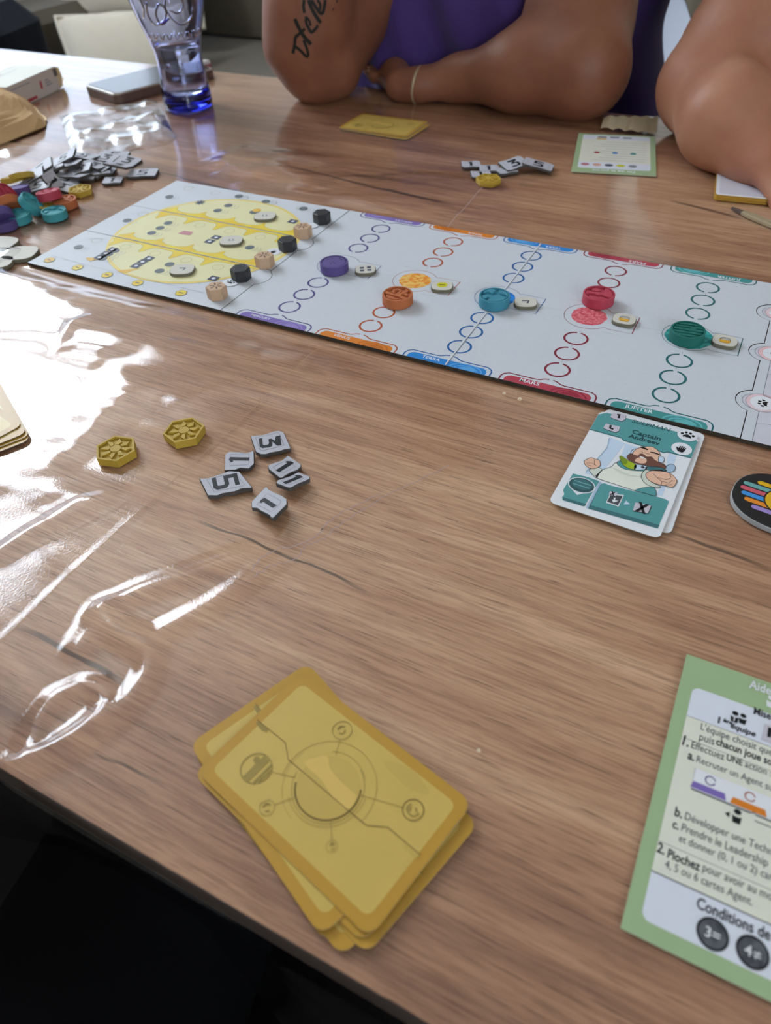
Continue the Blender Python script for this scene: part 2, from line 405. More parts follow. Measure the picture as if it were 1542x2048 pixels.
me.polygons.foreach_set('use_smooth', np.ones(len(Q), bool)); me.update(); me.validate()
def clear_film(name, rough, gain, tint=(1, 1, 1, 1), bump=.15, bs=900, ior=1.5):
    m, nt, b = nodes(name); N = nt.nodes; L = nt.links; N.remove(b)
    tr = N.new('ShaderNodeBsdfTransparent'); tr.inputs[0].default_value = tint
    gl = N.new('ShaderNodeBsdfGlossy'); gl.inputs['Roughness'].default_value = rough
    ge = N.new('ShaderNodeNewGeometry'); dt = N.new('ShaderNodeVectorMath'); dt.operation = 'DOT_PRODUCT'
    L.new(ge.outputs['Normal'], dt.inputs[0]); L.new(ge.outputs['Incoming'], dt.inputs[1])
    def mth(op, a, b_=None):
        n = N.new('ShaderNodeMath'); n.operation = op
        for i, q in enumerate((a, b_)):
            if q is None: continue
            if isinstance(q, (int, float)): n.inputs[i].default_value = q
            else: L.new(q, n.inputs[i])
        return n.outputs[0]
    F0 = ((ior-1)/(ior+1))**2
    sch = mth('ADD', mth('MULTIPLY', mth('POWER', mth('SUBTRACT', 1, mth('ABSOLUTE', dt.outputs['Value'])), 5), 1-F0), F0)
    mu = N.new('ShaderNodeMath'); mu.operation = 'MULTIPLY'; mu.inputs[1].default_value = gain; mu.use_clamp = True
    tc = N.new('ShaderNodeTexCoord'); nz = N.new('ShaderNodeTexNoise'); nz.inputs['Scale'].default_value = bs; nz.inputs['Detail'].default_value = 3
    L.new(tc.outputs['Object'], nz.inputs['Vector']); bp = N.new('ShaderNodeBump'); bp.inputs['Strength'].default_value = bump; bp.inputs['Distance'].default_value = .0003
    L.new(nz.outputs[0], bp.inputs['Height']); L.new(bp.outputs[0], gl.inputs['Normal'])
    mx = N.new('ShaderNodeMixShader'); L.new(sch, mu.inputs[0]); L.new(mu.outputs[0], mx.inputs[0])
    L.new(tr.outputs[0], mx.inputs[1]); L.new(gl.outputs[0], mx.inputs[2]); L.new(mx.outputs[0], N['Material Output'].inputs['Surface'])
    return m
film = clear_film("clear_vinyl", .06, 1.5)
me.materials.append(film)
cover = bpy.data.objects.new('table_cover', me); COL.objects.link(cover)
tag(cover, 'clear glossy plastic cover wrinkled over the wooden tabletop', 'tablecloth')
ZB = Z0+BASE+.0002   # things stand here
def on_cover(pts, wd, name, m_, label=None, jag=0., seed=1):
    P_ = smooth_open([Vector((*at(*p)[:2], 0)) for p in pts], 8); rs = random.Random(seed)
    P_ = [Vector((p.x+rs.uniform(-jag, jag), p.y+rs.uniform(-jag, jag), 0)) for p in P_]
    hx = cover_h(np.array([p.x for p in P_]), np.array([p.y for p in P_]))
    b = MB(); b.line([(p.x, p.y) for p in P_], wd, 0, m_)
    n = len(P_); b.v = [(v[0], v[1], Z0+BASE+hx[i % n]+.00025) for i, v in enumerate(b.v)]
    o = b.build(name, cover)
    if label: o['label'] = label
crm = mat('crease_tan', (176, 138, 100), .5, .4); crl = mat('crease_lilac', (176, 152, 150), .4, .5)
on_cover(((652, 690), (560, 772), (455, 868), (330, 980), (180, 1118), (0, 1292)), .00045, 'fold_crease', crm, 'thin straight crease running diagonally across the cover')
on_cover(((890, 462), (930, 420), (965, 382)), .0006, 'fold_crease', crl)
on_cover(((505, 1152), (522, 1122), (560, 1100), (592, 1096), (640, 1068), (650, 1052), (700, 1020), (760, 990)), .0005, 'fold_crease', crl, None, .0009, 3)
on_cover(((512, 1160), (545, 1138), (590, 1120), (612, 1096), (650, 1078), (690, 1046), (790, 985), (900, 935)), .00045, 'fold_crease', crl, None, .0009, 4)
# ================================================================== GAME BOARD
paper = mat('board_paper', (202, 206, 214), .55, .35, .03, 300)
core = mat('board_core', (74, 66, 58), .9, .1, .2, 200)
ink = mat('ink_black', (22, 24, 28), .5, .3)
grey = mat('ink_grey', (130, 134, 142), .5, .3)
lgrey = mat('ink_light_grey', (176, 178, 184), .5, .3)
whitei = mat('ink_white', (228, 230, 236), .5, .3)
PC = {'purple': (128, 108, 182), 'orange': (220, 128, 40), 'blue': (44, 132, 208), 'red': (182, 66, 84), 'teal': (66, 146, 146)}
PD = {'purple': (78, 70, 130), 'orange': (176, 84, 42), 'blue': (38, 98, 160), 'red': (132, 40, 56), 'teal': (38, 104, 108)}
pm = {k: mat('ink_'+k, v, .5, .3) for k, v in PC.items()}
pdm = {k: mat('ink_dark_'+k, v, .5, .3) for k, v in PD.items()}
BOX, BOY, BT = -.154, .367, .0024
board = empty('game_board', (BOX, BOY, ZB))
tag(board, 'long white folding game board with five coloured planet tracks', 'board')
LB, RB, BH = -.1795, .1805, .196
def notch_edge(x, cs, y0, y1, side):      # vertical edge with half discs bulging towards -x
    pts = [(x, y0)]
    for cx, cy, r in cs:
        a = np.arccos(np.clip((x-cx)/r, -1, 1))
        for i in range(15):
            t = 2*pi-a-(2*pi-2*a)*i/14
            pts.append((cx+r*cos(t), cy+r*sin(t)))
    pts.append((x, y1)); return pts
NC = [(.1845, .0395, .0120), (.1845, .0975, .0120), (.1825, .152, .0120)]
TABS = [(-.1865, .055, .0130), (-.1865, .1185, .0130)]
def tab_edge(x, cs, y0, y1, g=0):         # half discs bulging towards +x
    pts = [(x, y0)]
    for cx, cy, r in cs:
        r += g; a = np.arccos(np.clip((x-cx)/r, -1, 1))
        for i in range(15):
            t = -a+2*a*i/14; pts.append((cx+r*cos(t), cy+r*sin(t)))
    pts.append((x, y1)); return pts
# two hinged panels
for k in (0, 1):
    b = MB()
    if k == 0: pts = [(-.0004, 0), (-.0004, BH)]+tab_edge(LB, TABS, 0, BH, .0005)[::-1]
    else: pts = [(.0004, BH), (.0004, 0)]+notch_edge(RB, NC, 0, BH, 1)
    b.prism(pts, 0, BT, paper, core); b.build('board_panel', board)
P = MB(); zz = BT+.00005; dz = .00005
SP = .0675; tx = {'purple': -2*SP, 'orange': -SP, 'blue': 0, 'red': SP, 'teal': 2*SP}
names = {'purple': 'MERCURY', 'orange': 'VENUS', 'blue': 'TERRA', 'red': 'MARS', 'teal': 'JUPITER'}
SW = {'purple': (150, 134, 200), 'orange': (196, 108, 30), 'blue': (92, 166, 226), 'red': (152, 44, 62), 'teal': (104, 184, 190)}
for kcol, x0 in tx.items():
    c, dk = pm[kcol], pdm[kcol]; sw = mat('ink_swirl_'+kcol, SW[kcol], .5, .3)
    for sgn in (1, -1):
        T = (lambda u, v, s=sgn: (x0+u, v)) if sgn == 1 else (lambda u, v: (x0-u, BH-v))
        hw = .0305
        out = [(-hw, .0), (-hw, .0045), (-hw+.0012, .0070), (-hw+.0040, .0088), (-.009, .0088), (-.0065, .0094), (-.0040, .0112), (-.0013, .0119)]
        for mir in (1, -1):
            P.line([T(mir*u, v) for u, v in out], .0010, zz, dk)
        P.poly([T(u, v) for u, v in ((-hw+.0028, .0), (-hw+.0028, .0032), (-hw+.0042, .0056), (-hw+.0062, .0066), (hw-.0062, .0066), (hw-.0042, .0056), (hw-.0028, .0032), (hw-.0028, .0))], zz, c)
        # planet swirl on the right end
        for rr, a0 in ((.011, 0), (.0075, .3), (.0045, .1)):
            pts = [(.014+rr*cos(t), rr*sin(t)*.58+.0002) for t in np.linspace(.05, pi-.05, 14)]
            P.line([T(*q) for q in pts], .0011, zz+dz, sw)
        P.poly([T(*q) for q in ((.010, .0004), (.013, .0035), (.018, .0042), (.021, .002), (.020, .0004))], zz+dz*.5, sw)
        M = lambda u, v, s=sgn: (x0+s*(-.0115+u), (.0024+v) if s == 1 else BH-.0024-v)
        P.text(names[kcol], .0036, zz+2*dz, whitei, M, .012, width=.0128 if kcol not in ('purple', 'teal') else .0165)
    for i, y in enumerate((.0245, .0450, .0655)):
        for yy, ga in ((y, pi/2), (BH-y, -pi/2)):
            g = .17
            P.ring((x0, yy), .0069, .0084, ga+g, ga+2*pi-g, zz, dk, 40)
            s_ = 1 if ga > 0 else -1
            P.line([(x0, yy+s_*.0088), (x0, yy+s_*.0116)], .0002, zz, grey)
    # centre circle with bonus slot
    cy = .0975; R = .0172
    a1 = radians(38)
    pts = [(x0+.0325, cy+.0118), (x0+.0158, cy+.0118)]+[(x0+R*cos(t), cy+R*sin(t)) for t in np.linspace(a1, 2*pi-a1, 40)]+[(x0+.0158, cy-.0118), (x0+.0325, cy-.0118)]
    P.line(pts, .00035, zz, dk, closed=True)
    P.line([(x0+.0325, cy+.0118), (x0+.0325, cy-.0118)], .0006, zz+dz*.3, dk)
    P.line([(x0+.0335, cy), (x0+.0500, cy)], .0002, zz, lgrey)
    P.line([(x0-.018, cy+.018), (x0-.006, cy+.0185)], .0003, zz, lgrey); P.line([(x0+.013, cy-.017), (x0+.024, cy-.0165)], .0003, zz, lgrey)
    if kcol != 'purple':
        art = mat('art_'+kcol, {'orange': (226, 140, 48), 'blue': (44, 140, 220), 'red': (196, 70, 86), 'teal': (30, 136, 136)}[kcol], .5, .3, scale=300 if kcol != 'red' else 420,
                  rgb2={'orange': (232, 190, 104), 'blue': (30, 104, 190), 'red': (222, 128, 136), 'teal': (70, 176, 172)}[kcol])
        rs = random.Random(kcol)
        n = 40; pts = [(x0+(.0118+.0009*rs.random())*cos(2*pi*i/n), cy+(.0118+.0009*rs.random())*sin(2*pi*i/n)) for i in range(n)]
        if kcol == 'teal': pts = [(x0+(q[0]-x0)*1.25, cy+(q[1]-cy)*1.25) for q in pts]
        P.poly(pts, zz, art)
    for _ in range(24):
        q = (x0+random.uniform(.018, .046), random.uniform(.02, .17))
        P.disc(q, .0003, zz-dz*.5, lgrey, n=5)
P.line([(0, .0005), (0, BH-.0005)], .0009, zz+3*dz, mat('fold_white', (214, 218, 224), .6))
P.line([(.0008, .0005), (.0008, BH-.0005)], .0004, zz+3*dz, grey)
P.line([(LB+.0005, BH-.001), (LB+.0005, .1300)], .0003, zz, lgrey)
P.build('printed_tracks', board)
# ------------------------------------------------------------------ right-hand bonus board
bonus = empty('bonus_board', (BOX, BOY, ZB)); tag(bonus, 'pale pink and white end board with paw and hand circles at the right', 'board')
lp = notch_edge(RB+.0006, [(x, y, r-.0006) for x, y, r in NC], 0, BH, 1)
b = MB(); b.prism([(.30, BH), (.30, 0)]+lp, 0, BT-.0002, paper, core); b.build('board_panel', bonus)
P = MB(); zz = BT-.00015
pink = mat('ink_pink', (226, 186, 190), .5, .3, rgb2=(222, 204, 212), scale=30); dpink = mat('ink_mauve', (170, 150, 160), .5, .3)
lav = mat('ink_lavender', (206, 204, 216), .5, .3)
inner = notch_edge(RB+.0065, [(x, y, r-.0040) for x, y, r in NC], .0, BH, 1)
P.poly([(.30, BH), (.30, 0)]+inner, zz, lav)
P.line(inner, .00035, zz+dz, grey)
for q in NC:
    P.disc((q[0]+.003, q[1]), .0088, zz+2*dz, pink); P.disc((q[0]+.0035, q[1]), .0070, zz+3*dz, whitei)
    P.ring((q[0]+.003, q[1]), .0089, .0092, 0, 2*pi, zz+3*dz, dpink)
def paw(P, M, s, z, m):
    P.poly([M(u*s, v*s) for u, v in smooth_closed([(-.5, -.55), (-.25, -.42), (0, -.5), (.25, -.42), (.5, -.55), (.55, -.2), (.2, .12), (0, .2), (-.2, .12), (-.55, -.2)])], z, m)
    for u, v in ((-.72, .12), (-.28, .55), (.28, .55), (.72, .12)): P.poly([M(u*s+.20*s*cos(t), v*s+.25*s*sin(t)) for t in np.linspace(0, 2*pi, 13)[:-1]], z, m)
def hand(P, M, s, z, m):
    P.poly([M(u*s, v*s) for u, v in [(-.45, -.5), (-.2, -.75), (.3, -.75), (.5, -.4), (.5, .45), (.34, .45), (.32, 0), (.28, 0), (.27, .62), (.10, .62), (.09, 0), (.05, 0), (.03, .62), (-.13, .62), (-.14, 0), (-.18, 0), (-.2, .5), (-.36, .5), (-.38, -.05), (-.6, .15), (-.72, .02)]], z, m)
a = pi/2-.15
paw(P, TM(NC[0][0]+.004, NC[0][1]-.0002, pi/2), .0042, zz+4*dz, ink)
hand(P, TM(NC[1][0]+.004, NC[1][1], pi/2), .0045, zz+4*dz, ink); hand(P, TM(NC[2][0]+.004, NC[2][1], pi/2), .0045, zz+4*dz, ink)
P.poly(smooth_closed([(.194, .046), (.203, .055), (.215, .060), (.215, .012), (.206, .010), (.199, .018), (.197, .032)]), zz+dz, mat('ink_rose', (224, 160, 160), .5))
P.line(smooth_open([(.187, .017), (.196, .020), (.212, .020)], 5), .0003, zz+2*dz, grey)
P.line(smooth_open([(.187, .072), (.196, .076), (.212, .080)], 5), .0003, zz+2*dz, grey)
P.line(smooth_open([(.187, .048), (.200, .044), (.215, .046)], 5), .0004, zz+2*dz, grey)
P.build('printed_art', bonus)
# ------------------------------------------------------------------ three technology strips at the left end
cream = mat('ink_cream', (226, 220, 172), .5, .3, .05, 40); yel = mat('ink_sun_yellow', (230, 206, 66), .5, .3, rgb2=(226, 192, 58), scale=60)
halo = mat('ink_halo', (232, 208, 120), .5, .3); olive = mat('ink_olive_line', (166, 156, 96), .5, .3); gold = mat('ink_gold', (228, 182, 74), .5, .3)
icon = mat('ink_slate', (104, 112, 118), .5, .3); navy = mat('ink_navy', (72, 78, 96), .5, .3)
X0s, YS = -.378, (0, .0685, .1290, BH)
SC = (-.268, .098)          # centre of the printed sun
SR = .081
def clipc(pts): return pts
strips = []
lab = ['nearest white strip of the sun board with yellow sun print and one cream token', 'middle strip of the sun board, mostly yellow, between two seams', 'farthest strip of the sun board, touching the bare table behind']
for k in range(3):
    o = empty('technology_strip', (BOX, BOY, ZB)); tag(o, lab[k], 'board', 'sun board strips'); strips.append(o)
    y0, y1 = YS[k]+.00025, YS[k+1]-.00025
    tabs = [TABS[k]] if k < 2 else []
    b = MB(); e = tab_edge(LB-.0006, tabs, y0, y1)
    b.prism(e+[(X0s, y1), (X0s, y0)], 0, BT+.0001*(k == 1), paper, core); b.build('board_panel', o)
    P = MB(); zz = BT+.00015
    # sun disc clipped to the strip
    def chord(y, R=SR): return sqrt(max(R*R-(y-SC[1])**2, 0))
    ys = np.linspace(max(y0+.0006, SC[1]-SR), min(y1-.0006, SC[1]+SR), 26)
    xr = LB-.003
    for R, m_, zq in ((SR+.003, halo, 0), (SR, cream, dz)):
        yy = [q for q in np.linspace(max(y0+.0006, SC[1]-R), min(y1-.0006, SC[1]+R), 26)]
        P.poly([(SC[0]-chord(q, R), q) for q in yy]+[(min(SC[0]+chord(q, R), xr), q) for q in yy[::-1]], zz+zq, m_)
    cell = .0325
    def band(yb, s):            # yellow band with points growing away from the seam
        xs0 = SC[0]-chord(yb)+.001; xs1 = min(SC[0]+chord(yb)-.001, xr)
        pts = [(xs0, yb)]; x = xs0; i = 0
        body = []
        cx = X0s+.0065
        cus = []
        q = X0s+.012
        while q < xs1:
            if q > xs0+.006 and q < xs1-.004: cus.append(q)
            q += cell
        body.append((xs0, yb+s*.0035))
        for q in cus:
            if s < 0: body += [(q-.009, yb+s*.0030), (q-.006, yb+s*.0048), (q-.0045, yb+s*.0085), (q-.0035, yb+s*.0145), (q-.0015, yb+s*.0150), (q+.0015, yb+s*.0098), (q+.0045, yb+s*.0045), (q+.008, yb+s*.0030)]
            else: body += [(q-.011, yb+s*.0042), (q-.004, yb+s*.0070), (q+.0005, yb+s*.0135), (q+.003, yb+s*.0070), (q+.010, yb+s*.0040)]
        body.append((xs1, yb+s*.0035))
        body = [q for q in body if xs0 <= q[0] <= xs1]
        P.poly([(xs0, yb), *body, (xs1, yb)], zz+2*dz, yel)
        P.line(body, .0003, zz+3*dz, olive)
    if k > 0: band(y0+.0006, 1)
    if k < 2: band(y1-.0006, -1)
    # circles at the top of each cell
    for i in range(6):
        cx = X0s+.029+i*cell
        if cx < xr-.01: P.ring((cx-.004, y1-.0125), .0044, .0047, 0, 2*pi, zz+3*dz, olive, 20)
    P.line([(X0s+.008, y1-.024), (X0s+.020, y1-.009), (X0s+.028, y1-.0075)], .0003, zz+3*dz, lgrey)
    def gdisc(x, y): 
        P.disc((x, y), .0040, zz+4*dz, icon, n=20)
        for j in (1, 2): P.ring((x+.0038*j, y-.0004*j), .0034, .0038, -1.3, 1.0, zz+4*dz, lgrey, 10)
    def sq(x, y): P.poly([(x-.004, y-.0036), (x+.004, y-.0036), (x+.004, y+.0036), (x-.004, y+.0036)], zz+4*dz, navy); P.disc((x, y), .0017, zz+5*dz, whitei, n=8)
    def L(px, py): q = at(px, py, BT); return (q[0]-BOX, q[1]-BOY)
    if k == 0:
        gdisc(*L(158, 497)); [gdisc(*L(a_, b_)) for a_, b_ in ((231, 505), (218, 512), (206, 519))]; [sq(*L(a_, b_)) for a_, b_ in ((226, 502), (213, 510), (200, 518))]
        [sq(*L(a_, b_)) for a_, b_ in ((299, 520), (286, 527), (273, 535))]; gdisc(*L(340, 532)); gdisc(*L(320, 545)); sq(*L(428, 560))
        for px, py in ((100, 523), (156, 538), (215, 553), (276, 569), (363, 589)):
            q = L(px, py); P.poly(ell(q, .0045, .0045, 6), zz+3*dz, gold if px < 120 else yel); P.ring(q, .0044, .0050, 0, 2*pi, zz+4*dz, olive, 6); P.line([(q[0]-.002, q[1]), (q[0]+.002, q[1])], .0010, zz+5*dz, navy)
        P.line([(X0s+.010, .018), (X0s+.055, .016), (X0s+.1, .0165), (LB-.012, .0165)], .0003, zz+3*dz, lgrey)
        for (u0, v0, u1, v1, u2, v2) in ((-.338, .026, -.322, .034, -.330, .0225), (-.297, .0185, -.280, .030, -.288, .0175)):
            P.poly([(u0, v0), (u1, v1), (u2, v2)], zz+3*dz, gold)
        q = L(462, 568); P.disc(q, .0066, zz+6*dz, whitei); paw(P, TM(q[0], q[1]), .0040, zz+7*dz, ink)
    if k == 1:
        gdisc(*L(255, 444)); [gdisc(*L(a_, b_)) for a_, b_ in ((337, 449), (321, 459), (304, 469))]
        q = L(373, 469); P.poly([(q[0]-.006, q[1]-.004), (q[0]+.006, q[1]-.003), (q[0]+.005, q[1]+.004), (q[0]-.005, q[1]+.003)], zz+4*dz, mat('ink_dusty_pink', (196, 132, 140), .5))
        [sq(*L(a_, b_)) for a_, b_ in ((433, 478), (420, 486))]; gdisc(*L(500, 498))
        q = L(548, 507); P.disc(q, .0064, zz+6*dz, whitei); hand(P, TM(q[0], q[1]), .0038, zz+7*dz, ink)
    if k == 2:
        gdisc(*L(339, 396)); q = L(401, 408); P.poly([(q[0]+.006*cos(t)*(1 if i % 2 else .45), q[1]+.006*sin(t)*(1 if i % 2 else .45)) for i, t in enumerate(np.linspace(0, 2*pi, 17)[:-1])], zz+4*dz, navy)
        [gdisc(*L(a_, b_)) for a_, b_ in ((457, 414), (436, 424), (478, 395), (532, 406), (607, 420))]
        q = L(509, 427); P.disc(q, .0045, zz+4*dz, icon); P.disc((q[0]-.0, q[1]+.004), .004, zz+5*dz, gold); sq(*L(586, 446))
        q = L(624, 454); P.disc(q, .0060, zz+6*dz, whitei); P.ring(q, .0060, .0064, 0, 2*pi, zz+6*dz, grey)
    P.build('printed_art', o)

# ================================================================== TOKENS
def token_mats(name, rgb): return mat('token_'+name, rgb, .62, .35, .06, 200, .25, 1500)
TR = .0112; TH = .0076
def planet_token(name, colname, rgb, relief, label, group=None, loc=(0, 0, 0), rot=(0, 0, 0)):
    m_ = token_mats(colname, rgb)
    o = empty(name, loc); o.rotation_euler = rot; tag(o, label, 'token', group)
    b = MB()
    b.lathe([(0, 0), (TR-.0006, 0), (TR, .0006), (TR, TH-.0005), (TR-.0003, TH), (TR-.0013, TH), (TR-.0013, TH-.0017)], m_, 40, smooth=False)
    b.disc((0, 0), TR-.0013, TH-.0017, m_, n=40)
    b.build('disc_body', o)
    r = MB()
    for p in relief: r.prism(p, TH-.0017, TH-.0002, m_, bev=.0002, bottom=False)
    r.build('raised_relief', o); return o
def cin(P, R=TR-.0016):
    out = []
    for x, y in P:
        r = sqrt(x*x+y*y); k = min(1, R/max(r, 1e-9)); out.append((x*k, y*k))
    return out
def mm(*p): return [(x/1000, y/1000) for x, y in p]
def bands(ys, wob=.4, seed=1):
    rs = random.Random(seed); out = []
    for y0, y1 in ys:
        n = 9; R = 9.4
        xa = sqrt(max(R*R-y0*y0, 0)); xb = sqrt(max(R*R-y1*y1, 0))
        lo = [(-xa+2*xa*i/n, y0+rs.uniform(-wob, wob)*(0 < i < n)) for i in range(n+1)]
        hi = [(xb-2*xb*i/n, y1+rs.uniform(-wob, wob)*(0 < i < n)) for i in range(n+1)]
        out.append([(x/1000, y/1000) for x, y in lo+hi])
    return out
def ringseg(cx, cy, r0, r1, a0, a1, n=12):
    return mm(*[(cx+r1*cos(t), cy+r1*sin(t)) for t in np.linspace(a0, a1, n)], *[(cx+r0*cos(t), cy+r0*sin(t)) for t in np.linspace(a1, a0, n)])
RELIEF = {
 'purple': [cin(mm(*[(9.3*cos(t), 9.3*sin(t)) for t in np.linspace(0, 2*pi, 30)[:-1]]))],
 'orange': [ringseg(-3.2, 3, 1.9, 3.6, -.6, 4.6), cin(smooth_closed(mm((-9, -1.5), (-4, -1.8), (0, 0), (1.2, 5), (0, 9.4), (3, 9), (3.6, 4), (3, 0), (8.8, -1), (8.5, -3.5), (3, -2.6), (-3, -3.8), (-8, -4.6)))),
            ell((.0055, .0032), .0017, .0013, 14), cin(smooth_closed(mm((-5, -6), (-1, -5.2), (3, -5.5), (6, -5), (4, -7.5), (0, -8.6), (-4, -7.8))))],
 'blue': [cin(smooth_closed(mm((-9, 1), (-6, 4), (-3, 3), (-1, 7), (-5, 8.6), (-8, 5)))), cin(smooth_closed(mm((1, 8.5), (3, 4), (7, 3.5), (9, 0), (5, -2), (2, -1), (0, -5), (-3, -7), (-1, -9), (4, -8), (8, -4), (9.4, 2), (6, 7.5)))), cin(smooth_closed(mm((-8, -3), (-5, -1), (-4, -4), (-6, -6.5))))],
 'red': [cin(smooth_closed(mm((-9, 2), (-5, 1), (-1, 1.5), (3, 3), (3, 8.8), (7, 6), (9.3, 1), (8.8, -4), (5, -3), (2, -1.5), (-1, -2.5), (-3, -1), (-7, -1.6), (-9, -3)))), ell((-.0030, .0048), .0029, .0021, 16), cin(smooth_closed(mm((-6, -5), (-1, -5.5), (4, -5), (6, -7), (1, -9.2), (-4, -8.4))))],
 'green': bands([(-8.2, -5.6), (-4.4, -2.2), (-.9, 1.7), (3.2, 5.0), (6.5, 8.6)], .35, 2)+[ell((.003, .0024), .002, .0009, 12)],
}
TC = {'purple': (92, 78, 138), 'orange': (188, 108, 64), 'blue': (66, 140, 162), 'red': (186, 66, 86), 'green': (26, 108, 98)}
ZT = ZB+BT
def tok_xy(px, py, z=0.): q = at(px, py, z); return q[0], q[1]
def boardtok(k, px, py, label, rz=0, name='planet_disc'):
    x, y = tok_xy(px, py, BT+TH); return planet_token(name, k, TC[k], RELIEF[k], label, 'planet discs standing on the tracks', (x, y, ZT+.0002), (0, 0, rz))
pd = boardtok('purple', 668, 526, 'purple planet disc with small raised dots standing on the purple track', .2)
b = MB(); dkp = mat('purple_pits', (38, 34, 60), .8)
for u, v in ((-5.5, 4), (-4, 5), (-3, 5.8), (3, 6.5), (4.2, 5.8), (5, 4.5), (0, -1), (1.5, -2.2), (-1.3, -3), (2.6, 6.9), (-6.6, 3)): b.disc((u/1000, v/1000), .0006, TH-.00015, dkp, n=7)
b.build('surface_pits', pd)
boardtok('orange', 795, 590, 'orange planet disc with swirl relief beside the printed orange planet', -.25)
boardtok('blue', 989, 593, 'blue planet disc with continents relief standing on the blue track', .1)
boardtok('red', 1198, 589, 'red planet disc with crater relief standing on the red track', .1)
boardtok('green', 1376, 662, 'dark green planet disc with stripe relief standing on the teal track', .1)
# hexagonal pawns
PH, PR = .0088, .0078
def pawn(px, py, dark, label):
    q = at(px, py, BT+PH); o = empty('hexagon_pawn', (q[0], q[1], ZT+.0002), pi/6*(0)+.1); tag(o, label, 'pawn', 'dark hexagon pawns' if dark else 'pale wooden hexagon pawns')
    m_ = mat('pawn_black', (34, 34, 38), .45, .5) if dark else mat('pawn_beech', (206, 172, 142), .6, .3, .1, 300)
    b = MB(); b.prism(ell((0, 0), PR, PR, 6, pi/6), 0, PH, m_, bev=.0004)
    b.build('hexagon_body', o)
    r = MB()
    if dark: r.ring((0, 0), PR*.62, PR*.72, 0, 2*pi, PH+.0001, mat('pawn_black_print', (70, 72, 78), .5), 6)
    else:
        st = mat('pawn_brown_print', (86, 56, 44), .6)
        for i in range(6): a_ = i*pi/3+.2; r.line([(.0012*cos(a_), .0012*sin(a_)), (.005*cos(a_), .005*sin(a_))], .0009, PH+.0001, st)
    r.build('stamped_mark', o); return o
for px, py, d, l in ((432, 575, 0, 'pale wooden hexagon pawn on the nearest sun strip, next to a paw circle'), (528, 513, 0, 'pale wooden hexagon pawn on the middle sun strip'), (605, 455, 0, 'pale wooden hexagon pawn on the farthest sun strip'),
                     (480, 539, 1, 'black hexagon pawn on the nearest sun strip'), (574, 481, 1, 'black hexagon pawn at the right end of the middle sun strip'), (643, 427, 1, 'black hexagon pawn farthest back on the board')):
    pawn(px, py, d, l)
# rounded bonus tokens
stone = mat('bonus_token_face', (206, 202, 192), .6, .3, .04, 200); stoneb = mat('bonus_token_edge', (120, 116, 100), .8, .1)
def bonus_tok(px, py, sz, rot, sym, label, group, z=BT, tall=.0024, base=None):
    q = at(px, py, z+tall); o = empty('bonus_token', (q[0], q[1], (ZT if z else ZB)+.0002), rot); tag(o, label, 'token', group)
    b = MB(); b.prism(superell(sz, sz*.92, 2.9), 0, tall, stone, stoneb, bev=.0004); b.build('token_body', o)
    r = MB(); zt = tall+.00006
    if sym == 'dots':
        for u, v in ((-.0028, .002), (.0028, .0024), (-.0026, -.0024), (.003, -.002)): r.poly([(u-.0016, v-.0015), (u+.0016, v-.0015), (u+.0016, v+.0015), (u-.0016, v+.0015)], zt, navy)
    elif sym == 'coin': r.poly(ell((0, .0008), .0044, .0044, 6), zt, mat('ink_lime', (206, 200, 30), .5)); r.line([(-.0022, .0008), (.0022, .0008)], .0012, zt+dz, mat('ink_dark_olive', (86, 84, 20), .5))
    elif sym == 'bag': r.poly(smooth_closed(mm((-3.2, .3), (3.2, .3), (3.4, -1.6), (2.2, -3.4), (-2.2, -3.4), (-3.4, -1.6))), zt, mat('ink_bag_gold', (214, 158, 34), .5)); r.line(mm((-3.2, .4), (-3, 2.2), (-1.4, 3.4), (1.4, 3.4), (3, 2.2), (3.2, .4)), .0005, zt, navy); r.line(mm((-2.6, .8), (-1.6, 1.9), (1.6, 1.9), (2.6, .8)), .0006, zt, grey); r.line(mm((-2.4, -1.5), (2.4, -1.5)), .0006, zt+dz, mat('ink_bag_light', (238, 200, 80), .5))
    elif sym == 'seven': r.line(mm((-2.4, 1.6), (2.4, 1.6), (1.0, -2.2)), .0014, zt, navy)
    elif sym == 'plate': r.poly([(-.0024, -.0015), (.0024, -.0015), (.0024, .0015), (-.0024, .0015)], zt, grey); r.disc((0, 0), .001, zt+dz, whitei, n=8)
    if r.v: r.build('printed_symbol', o)
    return o
g = 'bonus tokens in the planet slots'
bonus_tok(731, 541, .0082, .5, 'dots', 'stone-coloured rounded token with four dark squares beside the purple disc', g)
bonus_tok(884, 574, .0082, .35, 'coin', 'stone-coloured rounded token with a lime hexagon in the orange track slot', g)
bonus_tok(1051, 607, .0082, .4, 'seven', 'stone-coloured rounded token with a dark angular sign beside the blue disc', g)
bonus_tok(1248, 641, .0080, .05, 'bag', 'stone-coloured rounded token with a gold pouch in the red track slot', g)
bonus_tok(1449, 684, .0080, .0, 'bag', 'stone-coloured rounded token with a gold pouch beside the green disc', g)
g = 'tokens lying on the sun strips'
bonus_tok(365, 541, .0098, .45, 'seven', 'stone-coloured rounded token on the nearest sun strip', g)
bonus_tok(463, 483, .0098, .45, 'plate', 'stone-coloured rounded token on the middle sun strip', g)
bonus_tok(530, 434, .0098, .45, 'plate', 'stone-coloured rounded token on the farthest sun strip', g)
g = 'cream tokens left of the board'
bonus_tok(0, 489, .0150, .2, '', 'cream rounded token cut by the left photo edge, farther of two', g, 0, .0034)
bonus_tok(41, 508, .0145, .45, '', 'whole cream oval token nearest the left corner of the board', g, 0, .0030)
bonus_tok(-4, 527, .0125, .6, '', 'cream rounded token cut by the left photo edge, nearest to the viewer', g, 0, .0030)
